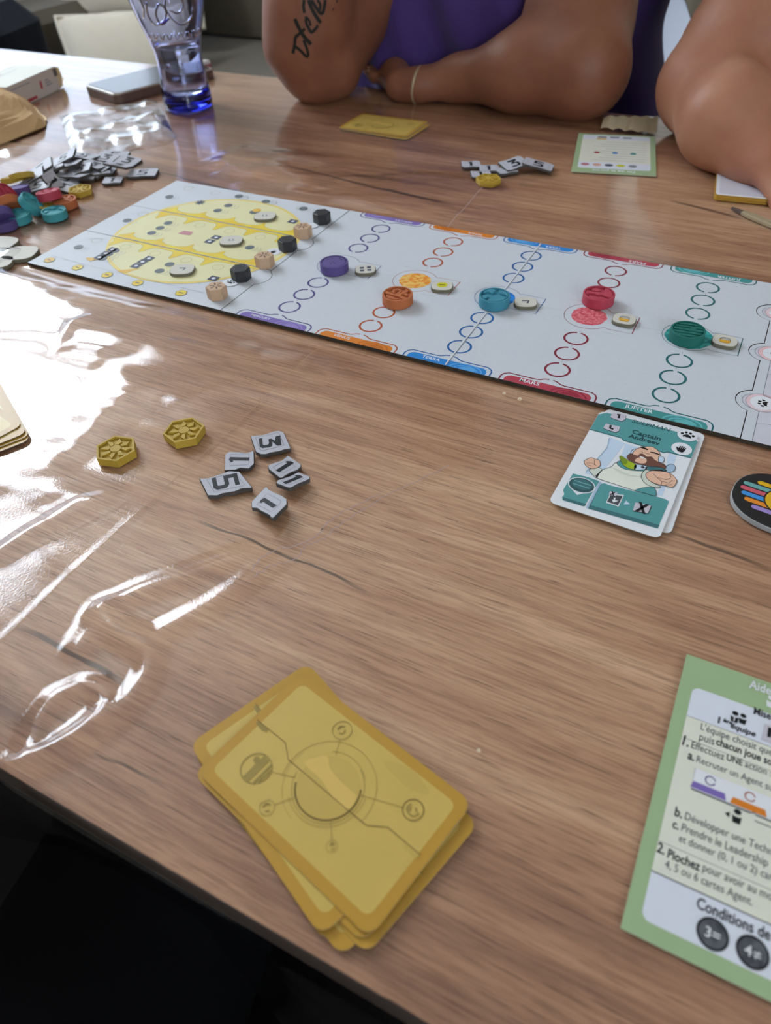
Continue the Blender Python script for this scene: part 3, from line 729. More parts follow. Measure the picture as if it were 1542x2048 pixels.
# gold hexagon sun tokens
goldt = mat('token_gold', (190, 158, 58), .6, .35, .06, 200, .25, 1500)
def sun_token(px, py, label, group, z=0., rot=(0, 0, 0), top=.005, rz=0.):
    q = at(px, py, z+top); o = empty('hexagon_sun_token', (q[0], q[1], ZB+z), 0); o.rotation_euler = (rot[0], rot[1], rz); tag(o, label, 'token', group)
    R = .0122; b = MB(); b.prism(ell((0, 0), R, R, 6), 0, .0036, goldt)
    def hx(r): return ell((0, 0), r, r, 6)
    A, B_ = hx(R), hx(R-.0013)
    b.add([(*p, .0036) for p in A]+[(*p, .005) for p in A]+[(*p, .005) for p in B_]+[(*p, .0037) for p in B_], [(i, (i+1) % 6, 6+(i+1) % 6, 6+i) for i in range(6)]+[(6+i, 6+(i+1) % 6, 12+(i+1) % 6, 12+i) for i in range(6)]+[(12+i, 12+(i+1) % 6, 18+(i+1) % 6, 18+i) for i in range(6)], goldt)
    b.build('hexagon_body', o)
    r = MB(); r.prism(ell((0, 0), .0031, .0031, 24), .0036, .0048, goldt, bottom=False)
    for i in range(8):
        a_ = i*pi/4+.2; T = lambda u, v: (u*cos(a_)-v*sin(a_), u*sin(a_)+v*cos(a_))
        r.prism([T(.0036, -.0006), T(.0062, -.0019), T(.0090, .0002), T(.0066, .0008), T(.0036, .0010)], .0036, .0048, goldt, bottom=False)
    r.build('raised_sun', o); return o
sun_token(232, 899, 'gold hexagonal sun token, left of the near pair, by the wrinkled plastic', 'near gold sun tokens', rz=.25)
sun_token(368, 862, 'gold hexagonal sun token, right of the near pair, closer to the board', 'near gold sun tokens', rz=-.3)
sun_token(977, 358, 'gold hexagonal sun token in front of the far number tiles', 'gold sun tokens', rz=.2)
# grey number tiles
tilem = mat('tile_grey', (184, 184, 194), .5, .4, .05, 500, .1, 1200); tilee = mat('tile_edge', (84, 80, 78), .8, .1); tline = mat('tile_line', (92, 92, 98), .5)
def seven(st):      # blocky digits as polygons, unit height 1, centred
    if st == '1': return [[(-.12, -.5), (.12, -.5), (.12, .5), (-.10, .5), (-.26, .36), (-.22, .25), (-.12, .30)]]
    if st == '5': return [[(-.34, .5), (.36, .5), (.36, .33), (-.14, .33), (-.14, .12), (.2, .12), (.38, .0), (.38, -.38), (.24, -.5), (-.36, -.5), (-.36, -.33), (.14, -.33), (.18, -.28), (.18, -.08), (.12, -.05), (-.34, -.05)]]
    if st == '3': return [[(-.36, .5), (.36, .5), (.36, .30), (.02, .10), (.30, .08), (.38, -.02), (.38, -.38), (.24, -.5), (-.36, -.5), (-.36, -.34), (.14, -.34), (.18, -.28), (.18, -.12), (.10, -.06), (-.22, -.06), (-.22, .08), (-.02, .22), (-.36, .30)]]
    if st == 'X': return [[(-.4, .5), (-.16, .5), (.4, -.5), (.16, -.5)], [(.16, .5), (.4, .5), (-.16, -.5), (-.4, -.5)]]
    return []
class Plane:
    """tilted local frame on which photo points are read"""
    def __init__(s, px, py, z, sx, sy):
        s.O = at(px, py, z); ex = Vector((1, 0, sx)).normalized(); n = Vector((-sx, -sy, 1)).normalized(); ey = n.cross(ex)
        s.ex, s.ey, s.n = ex, ey, n
    def __call__(s, px, py):
        v = ray(px, py); O = s.O; n = np.array(s.n); t = (O-CC)@n/(v@n); P = CC+v*t-O
        return (float(P@np.array(s.ex)), float(P@np.array(s.ey)))
    def matrix(s, dz=0):
        m = Matrix((s.ex, s.ey, s.n)).transposed().to_4x4(); m.translation = Vector(s.O)+Vector((0, 0, dz)); return m
def tile_from(pl, outline, inner, num, c, up, h, label, group, t=.0022):
    o = empty('number_tile', (0, 0, 0)); tag(o, label, 'tile', group)
    pts = [pl(*q) for q in outline]
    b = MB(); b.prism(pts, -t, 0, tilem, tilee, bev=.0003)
    zmin = min((pl.matrix() @ Vector((*p, -t))).z for p in pts)
    b.build('tile_body', o)
    r = MB(); r.line([pl(*q) for q in inner], .00022, .00008, tline, closed=True)
    cx, cy = pl(*c); ux, uy = pl(*up); a_ = atan2(uy-cy, ux-cx)-pi/2
    for pg in seven(num): r.poly([TM(cx, cy, a_)(u*h, v*h) for u, v in pg], .0001, ink)
    r.build('printed_number', o)
    o.matrix_world = pl.matrix(ZB+.0003-zmin); return o
kx, ky, kk = 480, 860, 150/1542
def K(*p): return [(kx+x*kk, ky+y*kk) for x, y in p]
g = 'near grey number tiles'
tile_from(Plane(541, 885, .0025, 0, 0), K((215, 150), (470, 130), (700, 55), (810, 40), (910, 80), (1050, 400), (1030, 420), (920, 430), (830, 465), (620, 500), (540, 530), (430, 530), (330, 480)),
          K((325, 185), (640, 125), (770, 80), (830, 130), (910, 350), (780, 380), (470, 460), (410, 430)), '3', K((625, 275))[0], K((830, 245))[0], .0125, 'large grey tile printed 3, farthest of the near cluster', g)
kx, ky, kk = 160, 800, 500/1542
tile_from(Plane(480, 925, .0025, 0, 0), K((895, 345), (920, 328), (990, 330), (1030, 335), (1075, 320), (1077, 400), (1045, 432), (990, 428), (960, 440), (892, 443)),
          K((930, 345), (1045, 340), (1045, 400), (1030, 410), (928, 412)), '1', K((985, 373))[0], K((940, 372))[0], .0115, 'small grey tile printed 1 tucked behind the tile printed 5', g)
tile_from(Plane(450, 968, .0030, 0, 0), K((738, 492), (790, 490), (870, 465), (920, 445), (985, 448), (1063, 545), (1060, 552), (1000, 555), (960, 572), (880, 585), (850, 598), (790, 597)),
          K((785, 500), (900, 470), (965, 468), (1020, 535), (900, 560), (830, 575)), '5', K((900, 510))[0], K((985, 490))[0], .0140, 'large grey tile printed 5, leftmost of the near cluster', g, .0026)
kx, ky, kk = 480, 860, 150/1542
tile_from(Plane(570, 937, .004, -.02, -.10), K((575, 760), (600, 725), (700, 690), (860, 640), (985, 535), (1040, 570), (1260, 720), (1260, 770), (1180, 840), (1060, 880), (910, 970), (880, 1000), (820, 1000), (590, 820)),
          K((675, 780), (740, 745), (960, 640), (1150, 770), (860, 905)), '1', K((925, 770))[0], K((1020, 710))[0], .0115, 'small grey tile printed 1 with another 1 leaning over its near edge', g)
tile_from(Plane(585, 965, .006, .10, -.22), K((740, 1090), (770, 1040), (860, 1010), (1040, 950), (1200, 870), (1440, 965), (1440, 1010), (1330, 1060), (1200, 1110), (1080, 1180), (1010, 1200), (760, 1110)),
          K((840, 1050), (890, 1030), (1120, 930), (1310, 1010), (1020, 1135)), '1', K((1090, 1030))[0], K((1200, 985))[0], .0115, 'tilted small grey tile printed 1, its right side raised off the table', g)
tile_from(Plane(537, 1005, .006, .16, -.08), K((230, 1480), (520, 1175), (560, 1180), (600, 1230), (720, 1290), (860, 1350), (965, 1420), (965, 1530), (690, 1810), (640, 1810), (600, 1750), (420, 1660), (350, 1610), (240, 1600)),
          K((345, 1540), (560, 1310), (840, 1455), (840, 1500), (640, 1690), (400, 1560)), '1', K((590, 1500))[0], K((480, 1430))[0], .0115, 'grey tile printed 1 nearest to the viewer, raised on its near side', g)
# generic tiles for the far groups and the pile
def make_tile(num):
    w_, h_ = {'1': (.0098, .0088), '3': (.0125, .0105), '5': (.0150, .0110)}[num]; t = .0022
    o = empty('number_tile', (0, 0, 0)); b = MB()
    out = [(-w_, -h_+.002), (-w_+.003, -h_), (-.003, -h_), (-.001, -h_+.0008), (.004, -h_+.0008), (w_-.001, -h_-.0004), (w_, -h_+.001), (w_, h_-.003), (w_-.003, h_), (.003, h_), (.001, h_-.0008), (-.004, h_-.0008), (-w_+.001, h_+.0003), (-w_, h_-.001)]
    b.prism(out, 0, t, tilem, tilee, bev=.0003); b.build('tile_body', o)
    r = MB(); r.line([(-w_*.72, -h_*.7), (w_*.72, -h_*.7), (w_*.72, h_*.7), (-w_*.72, h_*.7)], .0002, t+.00008, tline, closed=True)
    s_ = h_*1.25
    for pg in seven(num): r.poly([(u*s_, v*s_) for u, v in pg], t+.0001, ink)
    r.build('printed_number', o); return o
TILES = {}
def far_tile(num, px, py, z, tx_, ty_, rz, label, group):
    q = at(px, py, z+.0022)
    if num not in TILES: o = TILES[num] = make_tile(num)
    else: o = dup(TILES[num])
    o.location = (q[0], q[1], ZB+z); o.rotation_euler = (tx_, ty_, rz); tag(o, label, 'tile', group); return o
g = 'far grey number tiles in front of the purple shirt'
far_tile('1', 942, 330, 0.0002, 0, 0, .45, 'leftmost pale tile of the far scattered group', g)
far_tile('1', 978, 338, 0.0002, 0, .0, .40, 'pale tile just behind the far gold hexagon token', g)
far_tile('1', 962, 350, .0001, 0, 0, .5, 'pale tile mostly hidden behind the far gold hexagon token', g)
far_tile('1', 1012, 342, .0002, 0, 0, .8, 'pale tile right of the far gold hexagon token', g)
far_tile('3', 1028, 328, .0035, .10, -.12, .85, 'pale tile resting on its neighbour, centre of the far group', g)
far_tile('5', 1076, 330, .0035, -.05, .18, .15, 'dark grey tilted tile at the right end of the far group', g)
# ================================================================== CARDS
cardw = mat('card_white', (226, 228, 234), .35, .4, .02, 100, coat=.1); cedge = mat('card_edge', (178, 168, 150), .8, .1)
cy1 = mat('card_yellow_border', (188, 144, 52), .38, .4, .04, 60, .05, 900); cy2 = mat('card_yellow_field', (206, 176, 92), .38, .4, .05, 45, .05, 900)
cyl = mat('card_yellow_light', (216, 182, 98), .38, .4, .03, 40); cyd = mat('card_yellow_print', (160, 138, 72), .4, .3); cyk = mat('card_yellow_line', (112, 90, 44), .4, .3)
cyx = mat('card_yellow_shade', (198, 168, 86), .38, .4, .04, 40)
CL, CW, CT, CR = .088, .057, .0004, .0048
def yellow_art(P, z, face='full'):
    P.prism(rrect(-CL/2, -CW/2, CL/2, CW/2, CR), 0, CT, cy1, cedge)
def make_yellow(full, cx=0, cy=0):
    o = empty('game_card', (0, 0, 0))
    b = MB(); b.prism(rrect(-CL/2, -CW/2, CL/2, CW/2, CR), 0, CT, cy1, cedge); b.build('card_body', o)
    P = MB(); z = CT+.00003
    P.poly(rrect(-CL/2+.0042, -CW/2+.0042, CL/2-.0042, CW/2-.0042, .0030), z, cy2)
    return o, P, z
# diagram is read from the top card of the near deck
DX, DY, DA, DZ = -.25254*.1, 1.1814*.1, -.23361, .0034
dcx = DX*cos(YAW)-DY*sin(YAW); dcy = DX*sin(YAW)+DY*cos(YAW)
def yellow_card(full=True):
    o, P, z = make_yellow(full)
    if not full: P.build('printed_back', o); return o
    C = Crop(360, 1300, 620/1542, DZ, dcx, dcy, DA); z += .00003
    sun = C(738, 688); sr = np.hypot(*(np.array(C(895, 700))-np.array(C(575, 680))))/2
    P.poly(C.smooth((1010, 560), (1150, 600), (1240, 720), (1130, 690)), z, cyx)
    P.poly(ell(sun, sr, sr, 60), z+dz, cyx)
    P.poly([p for p in C.smooth((620, 570), (680, 540), (735, 535), (745, 590), (790, 650), (850, 705), (880, 740), (835, 800), (770, 750), (700, 650))], z+2*dz, cyl)
    P.ring(sun, sr-.0001, sr+.0005, -2.6, .6, z+2*dz, cyk, 40)
    P.ring(sun, sr*1.11, sr*1.13, -2.9, 1.2, z+2*dz, cyd, 40); P.ring(sun, sr*1.21, sr*1.225, -2.2, .4, z+2*dz, cyd, 40); P.ring(sun, sr*1.15, sr*1.165, .9, 2.2, z+2*dz, cyd, 24)
    P.ring(sun, sr*1.49, sr*1.505, -.1, 3.6, z+2*dz, cyd, 50)
    P.ring(sun, sr*1.41, sr*1.42, 2.9, 4.6, z+2*dz, cyd, 30)
    path = C.P((357, 310), (392, 360), (527, 470), (540, 552), (835, 803), (930, 881), (1033, 889), (1195, 1025))
    q = [p for p in path]; q[0] = tuple(np.array(q[1])+(np.array(q[1])-np.array(q[2]))*.04)
    P.line(q, .00028, z+3*dz, cyk)
    P.poly(C.P((392, 362), (440, 405), (438, 416), (412, 410), (378, 372)), z+2*dz, cyd)
    P.poly(C.P((1195, 1027), (1120, 965), (1112, 985), (1170, 1042)), z+2*dz, cyx)
    for a_, b_ in (((457, 614), (576, 642)), ((470, 778), (572, 742)), ((750, 845), (757, 953)), ((893, 728), (1110, 792)), ((797, 455), (776, 533))): P.line(C.P(a_, b_), .00022, z+3*dz, cyd)
    for (px, py), r, kind in (((382, 596), .0062, 0), ((436, 792), .0029, 1), ((757, 984), .0021, 2), ((1160, 803), .0040, 3), ((808, 408), .0040, 2)):
        c = C(px, py)
        P.ring(c, r*.92, r, 0, 2*pi, z+3*dz, cyk if kind == 3 else cyd, 30)
        if kind == 0:
            for u0, u1 in ((-.25, .28), (.55, .68), (.78, .9)): 
                x0, x1 = u0*r*.9, u1*r*.9; P.poly([(c[0]+x, c[1]+s*sqrt(max(0, (r*.9)**2-x*x))) for x, s in ((x0, 1), (x0, -1), (x1, -1), (x1, 1))], z+3*dz, cyd)
            P.disc((c[0]-.4*r, c[1]+.4*r), r*.22, z+3*dz, cyd, n=10)
        else:
            rs = random.Random(int(px))
            for i in range(5):
                a_ = rs.uniform(0, 6.28); rr = r*rs.uniform(.2, .6)
                P.line([(c[0]+rr*cos(a_+t), c[1]+rr*sin(a_+t)) for t in np.linspace(0, 1.4, 6)], r*.14, z+3*dz, cyd)
    P.build('printed_back', o); return o
g = 'yellow cards of the near deck'
top = yellow_card(True); top.location = (dcx, dcy, ZB+DZ-CT); top.rotation_euler = (0, 0, DA); tag(top, 'top card of the large near yellow deck, showing the whole sun diagram', 'card', g)
def under(x, y, a, z, label, full=False):
    o = dup(top, (x, y, ZB+z), (0, 0, a)); tag(o, label, 'card', g); return o
under(-.0869, .0903, -.4066+0, DZ-2*CT-.0003, 'yellow card turned left under the top card, its corner showing upper left')
under(dcx-.0008, dcy-.0016, DA-.012, DZ-3*CT-.0004, 'yellow near-deck card just below the twisted one, nearly squared with the top card')
under(-.0758, .0890, 2.8442-pi, .0009, 'yellow card poking out at the lower right of the near deck')
under(-.0800, .0872, -.365, .0005, 'yellow card poking out at the bottom tip of the near deck')
under(-.0850, .0895, -.40, .0, 'lowest yellow card of the near deck, lying on the plastic')
# far yellow deck
g2 = 'yellow cards of the far deck'
fc = at(767, 251, .002); fa = rot_from(680, 263, 805, 280)+.0
for i, (dx, dy, da) in enumerate(((.004, -.003, -.05), (0, .001, .02), (0, 0, 0))):
    o = dup(top, (fc[0]+dx, fc[1]+dy, ZB+.0006*i+.0002), (0, 0, fa+da))
    tag(o, ('lowest card of the small far yellow deck', 'middle card of the small far yellow deck', 'top card of the far yellow deck by the tattooed arm')[i], 'card', g2)
# card pile at the left photo edge
C0 = MB()
for i, (c, s2, z, L_) in enumerate((((64, 886), (0, 911), .0004, 'lowest card of the gold pile cut by the left photo edge'), ((63, 878), (0, 903), .0012, 'second card from the bottom of the gold pile at the left photo edge'),
                                    ((57, 872), (0, 895), .0022, 'second card from the top of the gold pile at the left photo edge'), ((49, 856), (0, 878), .0030, 'top card of the gold pile at the left photo edge'))):
    a_ = at(*c, z)[:2]; b_ = at(*s2, z)[:2]; s_ = (b_-a_)/np.linalg.norm(b_-a_)
    l_ = np.array([s_[1], -s_[0]])
    ang = atan2(l_[1], l_[0])+(.0, -.02, .0, .13)[i]
    l_ = np.array([cos(ang), sin(ang)]); s_ = np.array([-l_[1], l_[0]]) if np.dot(np.array([-l_[1], l_[0]]), s_) > 0 else np.array([l_[1], -l_[0]])
    if True:
        cen = a_+s_*CW/2+l_*CL/2
    o = dup(top, (cen[0], cen[1], ZB+.0012+z), (0, 0, ang)); tag(o, L_, 'card', 'gold card pile at the left photo edge')
# ------------------------------------------------------------------ agent card
cteal = mat('card_teal', (84, 152, 154), .4, .35, .03, 60); cteald = mat('card_teal_dark', (62, 112, 118), .4, .35); ctk = mat('card_teal_text', (34, 78, 84), .4, .3)
cblue = mat('card_ice', (196, 214, 234), .4, .3, .03, 40); cblued = mat('card_ice_dark', (164, 190, 214), .4, .3)
skinp = mat('print_skin', (232, 186, 160), .45, .3); hairp = mat('print_beard', (112, 74, 62), .45, .3); suit = mat('print_suit', (230, 232, 220), .45, .3); suitd = mat('print_suit_shade', (210, 216, 204), .45, .3)
lime = mat('print_lime', (164, 186, 36), .45, .3); limed = mat('print_lime_dark', (122, 148, 40), .45, .3); outl = mat('print_outline', (60, 62, 66), .45, .3); tilep = mat('print_tile', (200, 194, 206), .45, .3); dgrey = mat('print_slot', (72, 76, 82), .45, .3)
acx, acy, aca = -.0240, .3160, 1.5295-pi/2
AZ = .0024
def white_card(loc, rot, label, group):
    o = empty('game_card', loc, 0); o.rotation_euler = rot; tag(o, label, 'card', group)
    b = MB(); b.prism(rrect(-CW/2, -CL/2, CW/2, CL/2, .0035), 0, CT, cardw, cedge); b.build('card_body', o); return o
g = 'agent cards tucked under the board'
ac = white_card((acx, acy, ZB+AZ-.0022), (0, 0, aca), 'teal and white picture card with a bearded man, lying against the near board edge', g)
white_card((acx+.0034, acy+.0060, ZB-.0000), (0, 0, aca+.02), 'white card mostly hidden under the bearded-man card', g)
ac.location.z = ZB+.0012; AZT = .0012+CT
C = Crop(1080, 800, 462/1542, AZT, acx, acy, aca); C2 = Crop(1180, 820, 240/1542, AZT, acx, acy, aca); C3 = Crop(1120, 870, 280/1542, AZT, acx, acy, aca)
P = MB(); z = CT+.00003
w2, h2 = CW/2, CL/2
# header
hb = C3.P((300, -60), (455, 0), (660, 60), (690, 85), (1130, 215), (1150, 210), (1290, 235), (1470, 297))
hl = C(372, 218); hr = C(1030, 405)
P.poly([(-w2+.0001, hl[1])]+C2.P((395, 378), (430, 412), (880, 545), (940, 570), (985, 560))+[(w2-.0001, hr[1])]+[(w2-.0001, h2-.004), (w2-.004, h2-.0001), (-w2+.004, h2-.0001), (-w2+.0001, h2-.004)], z, cteal)
P.line([(-w2+.0002, hl[1])]+C2.P((395, 378), (430, 412), (880, 545), (940, 570), (985, 560))+[(w2-.0002, hr[1])], .0009, z+dz, cteald)
for q, gph in (([(255, 110), (290, 55), (460, 85), (448, 140), (410, 160), (395, 165), (290, 130)], '1'), ([(165, 250), (200, 195), (380, 235), (365, 290), (320, 308), (190, 265)], 'L')):
    pts = C2.P(*q); P.poly([(u+.0003, v-.0005) for u, v in pts], z+dz, outl); P.poly(pts, z+2*dz, tilep)
P.poly(C2.P((345, 72), (388, 78), (376, 130), (345, 124), (358, 92), (342, 88)), z+3*dz, ink)
P.poly(C2.P((248, 212), (276, 218), (268, 252), (300, 258), (290, 280), (238, 258)), z+3*dz, ink)
def tb(P, st, p0, p1, C, bold, m_, z, shear=0):
    a_, b_ = C(*p0), C(*p1); ang = atan2(b_[1]-a_[1], b_[0]-a_[0]); wd = np.hypot(b_[0]-a_[0], b_[1]-a_[1])
    P.text(st, 1, z, m_, TM(a_[0], a_[1], ang), bold, 'LEFT', wd, shear)
tb(P, 'SULEIMAN', (528, 180), (1022, 302), C2, .0, ctk, z+3*dz, .25)
tb(P, 'Captain', (528, 318), (895, 418), C2, .02, ctk, z+3*dz); tb(P, 'Andreev', (482, 370), (880, 478), C2, .02, ctk, z+3*dz)
for c in ((1245, 345), (1170, 520)):
    q = C2(*c); P.disc(q, .0055, z+3*dz, whitei, n=28)
q = C2(1245, 348); paw(P, TM(*q), .0042, z+4*dz, ink); q = C2(1168, 522); hand(P, TM(*q, -.1), .0042, z+4*dz, ink)
# background shapes
P.poly(C3.P((540, 40), (715, 110), (420, 475), (270, 440), (470, 210), (520, 150)), z+dz, cblue); P.line(C3.P((540, 50), (520, 150), (480, 200), (280, 430)), .0006, z+2*dz, cblued)
P.poly(C3.P((1190, 215), (1280, 250), (1250, 330), (1120, 690), (1050, 680), (1120, 560)), z+dz, cblue)
P.poly(C3.P((715, 110), (870, 160), (760, 240), (640, 330)), z+dz*.5, cblue)
# ability boxes
P.poly(C3.P((140, 440), (190, 455), (300, 480), (430, 525), (265, 800), (25, 735), (20, 700), (45, 670), (30, 625)), z+dz, cteal)
P.poly(C3.P((25, 700), (262, 772), (285, 785), (265, 802), (240, 800), (30, 735)), z+2*dz, cteald)
P.poly(C3.P((430, 530), (455, 540), (310, 830), (280, 820)), z+dz, cblued)
P.poly(C3.P((445, 555), (480, 548), (560, 575), (880, 655), (920, 650), (1000, 680), (1160, 725), (1195, 750), (1070, 1046), (305, 828)), z+dz, cteal)
P.poly(C3.P((330, 790), (1090, 1010), (1070, 1048), (305, 828)), z+2*dz, cteald)
q = C3(233, 572); sc = .0102
P.disc(q, .0072, z+3*dz, whitei, ry=.0062); P.disc(q, .0066, z+4*dz, mat('print_teal_token', (40, 84, 90), .4), ry=.0056); P.disc((q[0], q[1]+.0006), .0054, z+5*dz, cteald, ry=.0042)
for v in (.0018, -.0008): P.line([(q[0]-.0045, q[1]+v), (q[0]+.0045, q[1]+v)], .0006, z+6*dz, mat('print_teal_light', (120, 180, 176), .4))
P.poly(C3.P((125, 615), (170, 632), (190, 625), (240, 645), (270, 655), (185, 680)), z+2*dz, whitei)
P.poly(C3.P((550, 665), (700, 680), (640, 808), (500, 765)), z+3*dz, whitei); P.poly(C3.P((555, 678), (685, 690), (632, 795), (512, 755)), z+4*dz, dgrey)
P.poly(C3.P((585, 710), (610, 712), (600, 738), (640, 745), (580, 765), (565, 730), (585, 735)), z+5*dz, whitei)
P.poly(C3.P((545, 640), (630, 655), (610, 695), (530, 680)), z+5*dz, tilep)
q = C3(575, 665); a_ = -.0
for pg in seven('X'): P.poly([TM(*q, a_)(u*.0030, v*.0032) for u, v in pg], z+6*dz, ink)
P.poly(C3.P((720, 740), (768, 782), (695, 785)), z+3*dz, cblue)
P.poly(C3.P((825, 760), (1003, 800), (965, 885), (795, 855)), z+3*dz, tilep); P.line(C3.P((1003, 800), (965, 885), (795, 855)), .0005, z+4*dz, outl)
q = C3(898, 822)
for pg in seven('X'): P.poly([TM(*q, a_)(u*.0070, v*.0078) for u, v in pg], z+5*dz, ink)
# the bearded man
def shape(pts, m_, zz_, ow=.0003, sm=True):
    q = C3.smooth(*pts) if sm else C3.P(*pts); P.poly(q, zz_, m_)
    if ow: P.line(q, ow, zz_+.5*dz, outl, closed=True)
shape(((400, 490), (420, 440), (470, 400), (560, 370), (620, 320), (800, 300), (930, 370), (960, 470), (1070, 570), (1040, 600), (940, 610), (830, 632), (600, 560)), suit, z+3*dz)
shape(((320, 400), (400, 375), (460, 400), (430, 440), (395, 490), (340, 440)), suitd, z+3*dz)
shape(((560, 372), (640, 400), (760, 455), (890, 478), (890, 484), (750, 470), (620, 415)), suitd, z+4*dz, 0)
shape(((820, 632), (920, 600), (1030, 600), (1050, 690), (930, 660)), cteal, z+4*dz)
shape(((262, 310), (290, 290), (340, 270), (380, 285), (425, 295), (440, 345), (425, 370), (370, 392), (320, 385), (275, 350)), skinp, z+5*dz)
for l in (((285, 330), (350, 330), (375, 350)), ((290, 350), (340, 360)), ((375, 290), (372, 340), (395, 360))): P.line(C3.P(*l), .00022, z+6*dz, outl)
shape(((620, 330), (700, 300), (830, 360), (1130, 400), (1150, 420), (960, 420), (720, 400)), cteal, z+4*dz)
shape(((1150, 400), (1170, 360), (1220, 340), (1260, 365), (1255, 410), (1200, 432), (1160, 425)), cblued, z+4*dz)
# head
shape(((775, 210), (800, 180), (850, 172), (880, 190), (850, 230), (790, 235)), cblue, z+4*dz)
shape(((1085, 260), (1130, 265), (1142, 300), (1120, 325), (1080, 315)), cblue, z+7*dz)
shape(((795, 215), (860, 165), (930, 150), (1010, 152), (1070, 190), (1098, 240), (1085, 310), (1040, 345), (900, 340), (800, 300)), skinp, z+5*dz)
shape(((770, 225), (800, 235), (850, 250), (880, 228), (920, 238), (950, 262), (1000, 262), (1040, 300), (1100, 330), (1150, 350), (1155, 395), (1100, 375), (1000, 365), (880, 345), (790, 320), (735, 280), (735, 250)), hairp, z+6*dz, .0002)
shape(((820, 295), (870, 270), (945, 290), (935, 330), (880, 335), (825, 315)), skinp, z+7*dz, 0)
P.poly(C3.P((870, 252), (915, 268), (945, 290), (900, 280), (872, 266)), z+8*dz, whitei)
P.poly(C3.P((880, 150), (920, 155), (965, 180), (955, 190), (910, 172), (885, 165)), z+7*dz, ink); P.poly(C3.P((985, 208), (1030, 210), (1095, 235), (1085, 242), (1030, 225), (990, 216)), z+7*dz, ink)
P.line(C3.P((880, 200), (905, 210), (900, 225)), .0002, z+7*dz, outl); P.line(C3.P((925, 215), (960, 228), (985, 235)), .0002, z+7*dz, outl)
# collar
shape(((650, 262), (680, 258), (740, 300), (830, 350), (815, 400), (740, 385), (680, 340)), lime, z+7*dz); P.poly(C3.smooth((650, 262), (672, 262), (735, 310), (710, 350), (670, 320)), z+8*dz, limed)
shape(((825, 350), (940, 365), (945, 395), (880, 405), (815, 400)), cblue, z+7*dz, .0002); P.disc(C3(905, 378), .0010, z+9*dz, outl, n=10)
shape(((950, 372), (1120, 385), (1150, 425), (1100, 420), (955, 410)), cteald, z+7*dz, .0002)
# front fist and cuff
shape(((900, 440), (940, 405), (990, 405), (960, 480), (1000, 540), (1100, 590), (1040, 600), (940, 560), (890, 490)), suitd, z+6*dz)
shape(((940, 450), (1000, 415), (1100, 408), (1200, 445), (1250, 480), (1280, 535), (1230, 598), (1150, 580), (1050, 560), (960, 510)), skinp, z+7*dz)
for l in (((1020, 450), (1060, 490), (1160, 515), (1210, 500)), ((1060, 490), (1115, 535), (1110, 565)), ((1115, 530), (1190, 555), (1230, 520)), ((1200, 445), (1215, 490)), ((1150, 575), (1230, 570))): P.line(C3.P(*l), .00028, z+8*dz, outl)
P.build('printed_face', ac)

# ------------------------------------------------------------------ help sheets
green = mat('sheet_green', (158, 182, 140), .4, .35, .03, 40); shw = mat('sheet_white', (216, 220, 232), .4, .35, .02, 40); shc = mat('sheet_cream', (222, 222, 208), .4, .35, .02, 40)
txt = mat('sheet_text', (46, 48, 58), .5, .3); stx = mat('sheet_text_grey', (84, 86, 96), .5, .3); btn = mat('sheet_button', (58, 60, 68), .45, .4, rgb2=(92, 94, 102), scale=200)
SWd, SHt, ST = .080, .1165, .0005
a0, a1_ = at(1372, 1311, ST), at(1240, 1855, ST); sa = atan2(a0[1]-a1_[1], a0[0]-a1_[0])-pi/2
def sheet(label, loc, a):
    o = empty('help_sheet', loc, a); tag(o, label, 'sheet', 'player help sheets')
    b = MB(); b.prism([(0, 0), (SWd, 0), (SWd, -SHt), (0, -SHt)], 0, ST, green, cedge); b.build('sheet_body', o); return o
sh = sheet('green-bordered help sheet with French rules, cut by the lower right photo edge', (a0[0], a0[1], ZB+.0001), sa)
C = Crop(1200, 1280, 342/912, ST, a0[0], a0[1], sa); C5 = Crop(1270, 1580, 272/1190, ST, a0[0], a0[1], sa)
P = MB(); z = ST+.00003
tl = C(465, 240); l1 = C(430, 400)[1]; l2 = C(400, 512)[1]; l3 = C5(140, 430)[1]; l4 = C5(80, 690)[1]; bl = C(180, 1490)
x0 = .0052; x1 = SWd-.0052; yt = tl[1]-.0005; yb = -SHt+.0058
P.poly(rrect(x0, yb, x1, yt, .003), z, shw)
P.poly([(x0, l1), (x1, l1), (x1, l4), (x0, l4)][::-1], z+dz, shc)
for y in (l1, l2, l3): P.line([(x0, y), (x1, y)], .00015, z+2*dz, stx)
P.line([(x0, l4), (x1, l4)], .0004, z+2*dz, stx)
def tx_(st, C, p0, p1, m_=txt, bold=0., ref=None, size=None):
    bold *= .5
    a_, b_ = C(*p0), C(*p1); ang = atan2(b_[1]-a_[1], b_[0]-a_[0]); ang = max(-.05, min(.01, ang))
    wd = np.hypot(b_[0]-a_[0], b_[1]-a_[1])
    if ref:
        V_, _ = text_mesh(ref, bold); size = wd/(V_[:, 0].max()-V_[:, 0].min())
    P.text(st, size or 1, z+3*dz, m_, TM(a_[0], a_[1], ang, 1, 1.32), bold, 'LEFT', None if size else wd)
tx_('Aide de jeu', C, (788, 262), (905, 300), whitei, .04, ref='Aide')
tx_('Mise en place', C, (812, 402), (905, 432), txt, .04, ref='Mise')
a_ = C(622, 450); P.text('1', .0042, z+3*dz, txt, TM(a_[0], a_[1]), .03, 'LEFT'); P.text('ère', .0026, z+3*dz, txt, TM(a_[0]+.0018, a_[1]+.0014), .03, 'LEFT')
a_ = C(690, 476); b_ = C(823, 520); P.text('équipe', 1, z+3*dz, txt, TM(a_[0], a_[1]), .02, 'LEFT', b_[0]-a_[0], .2)
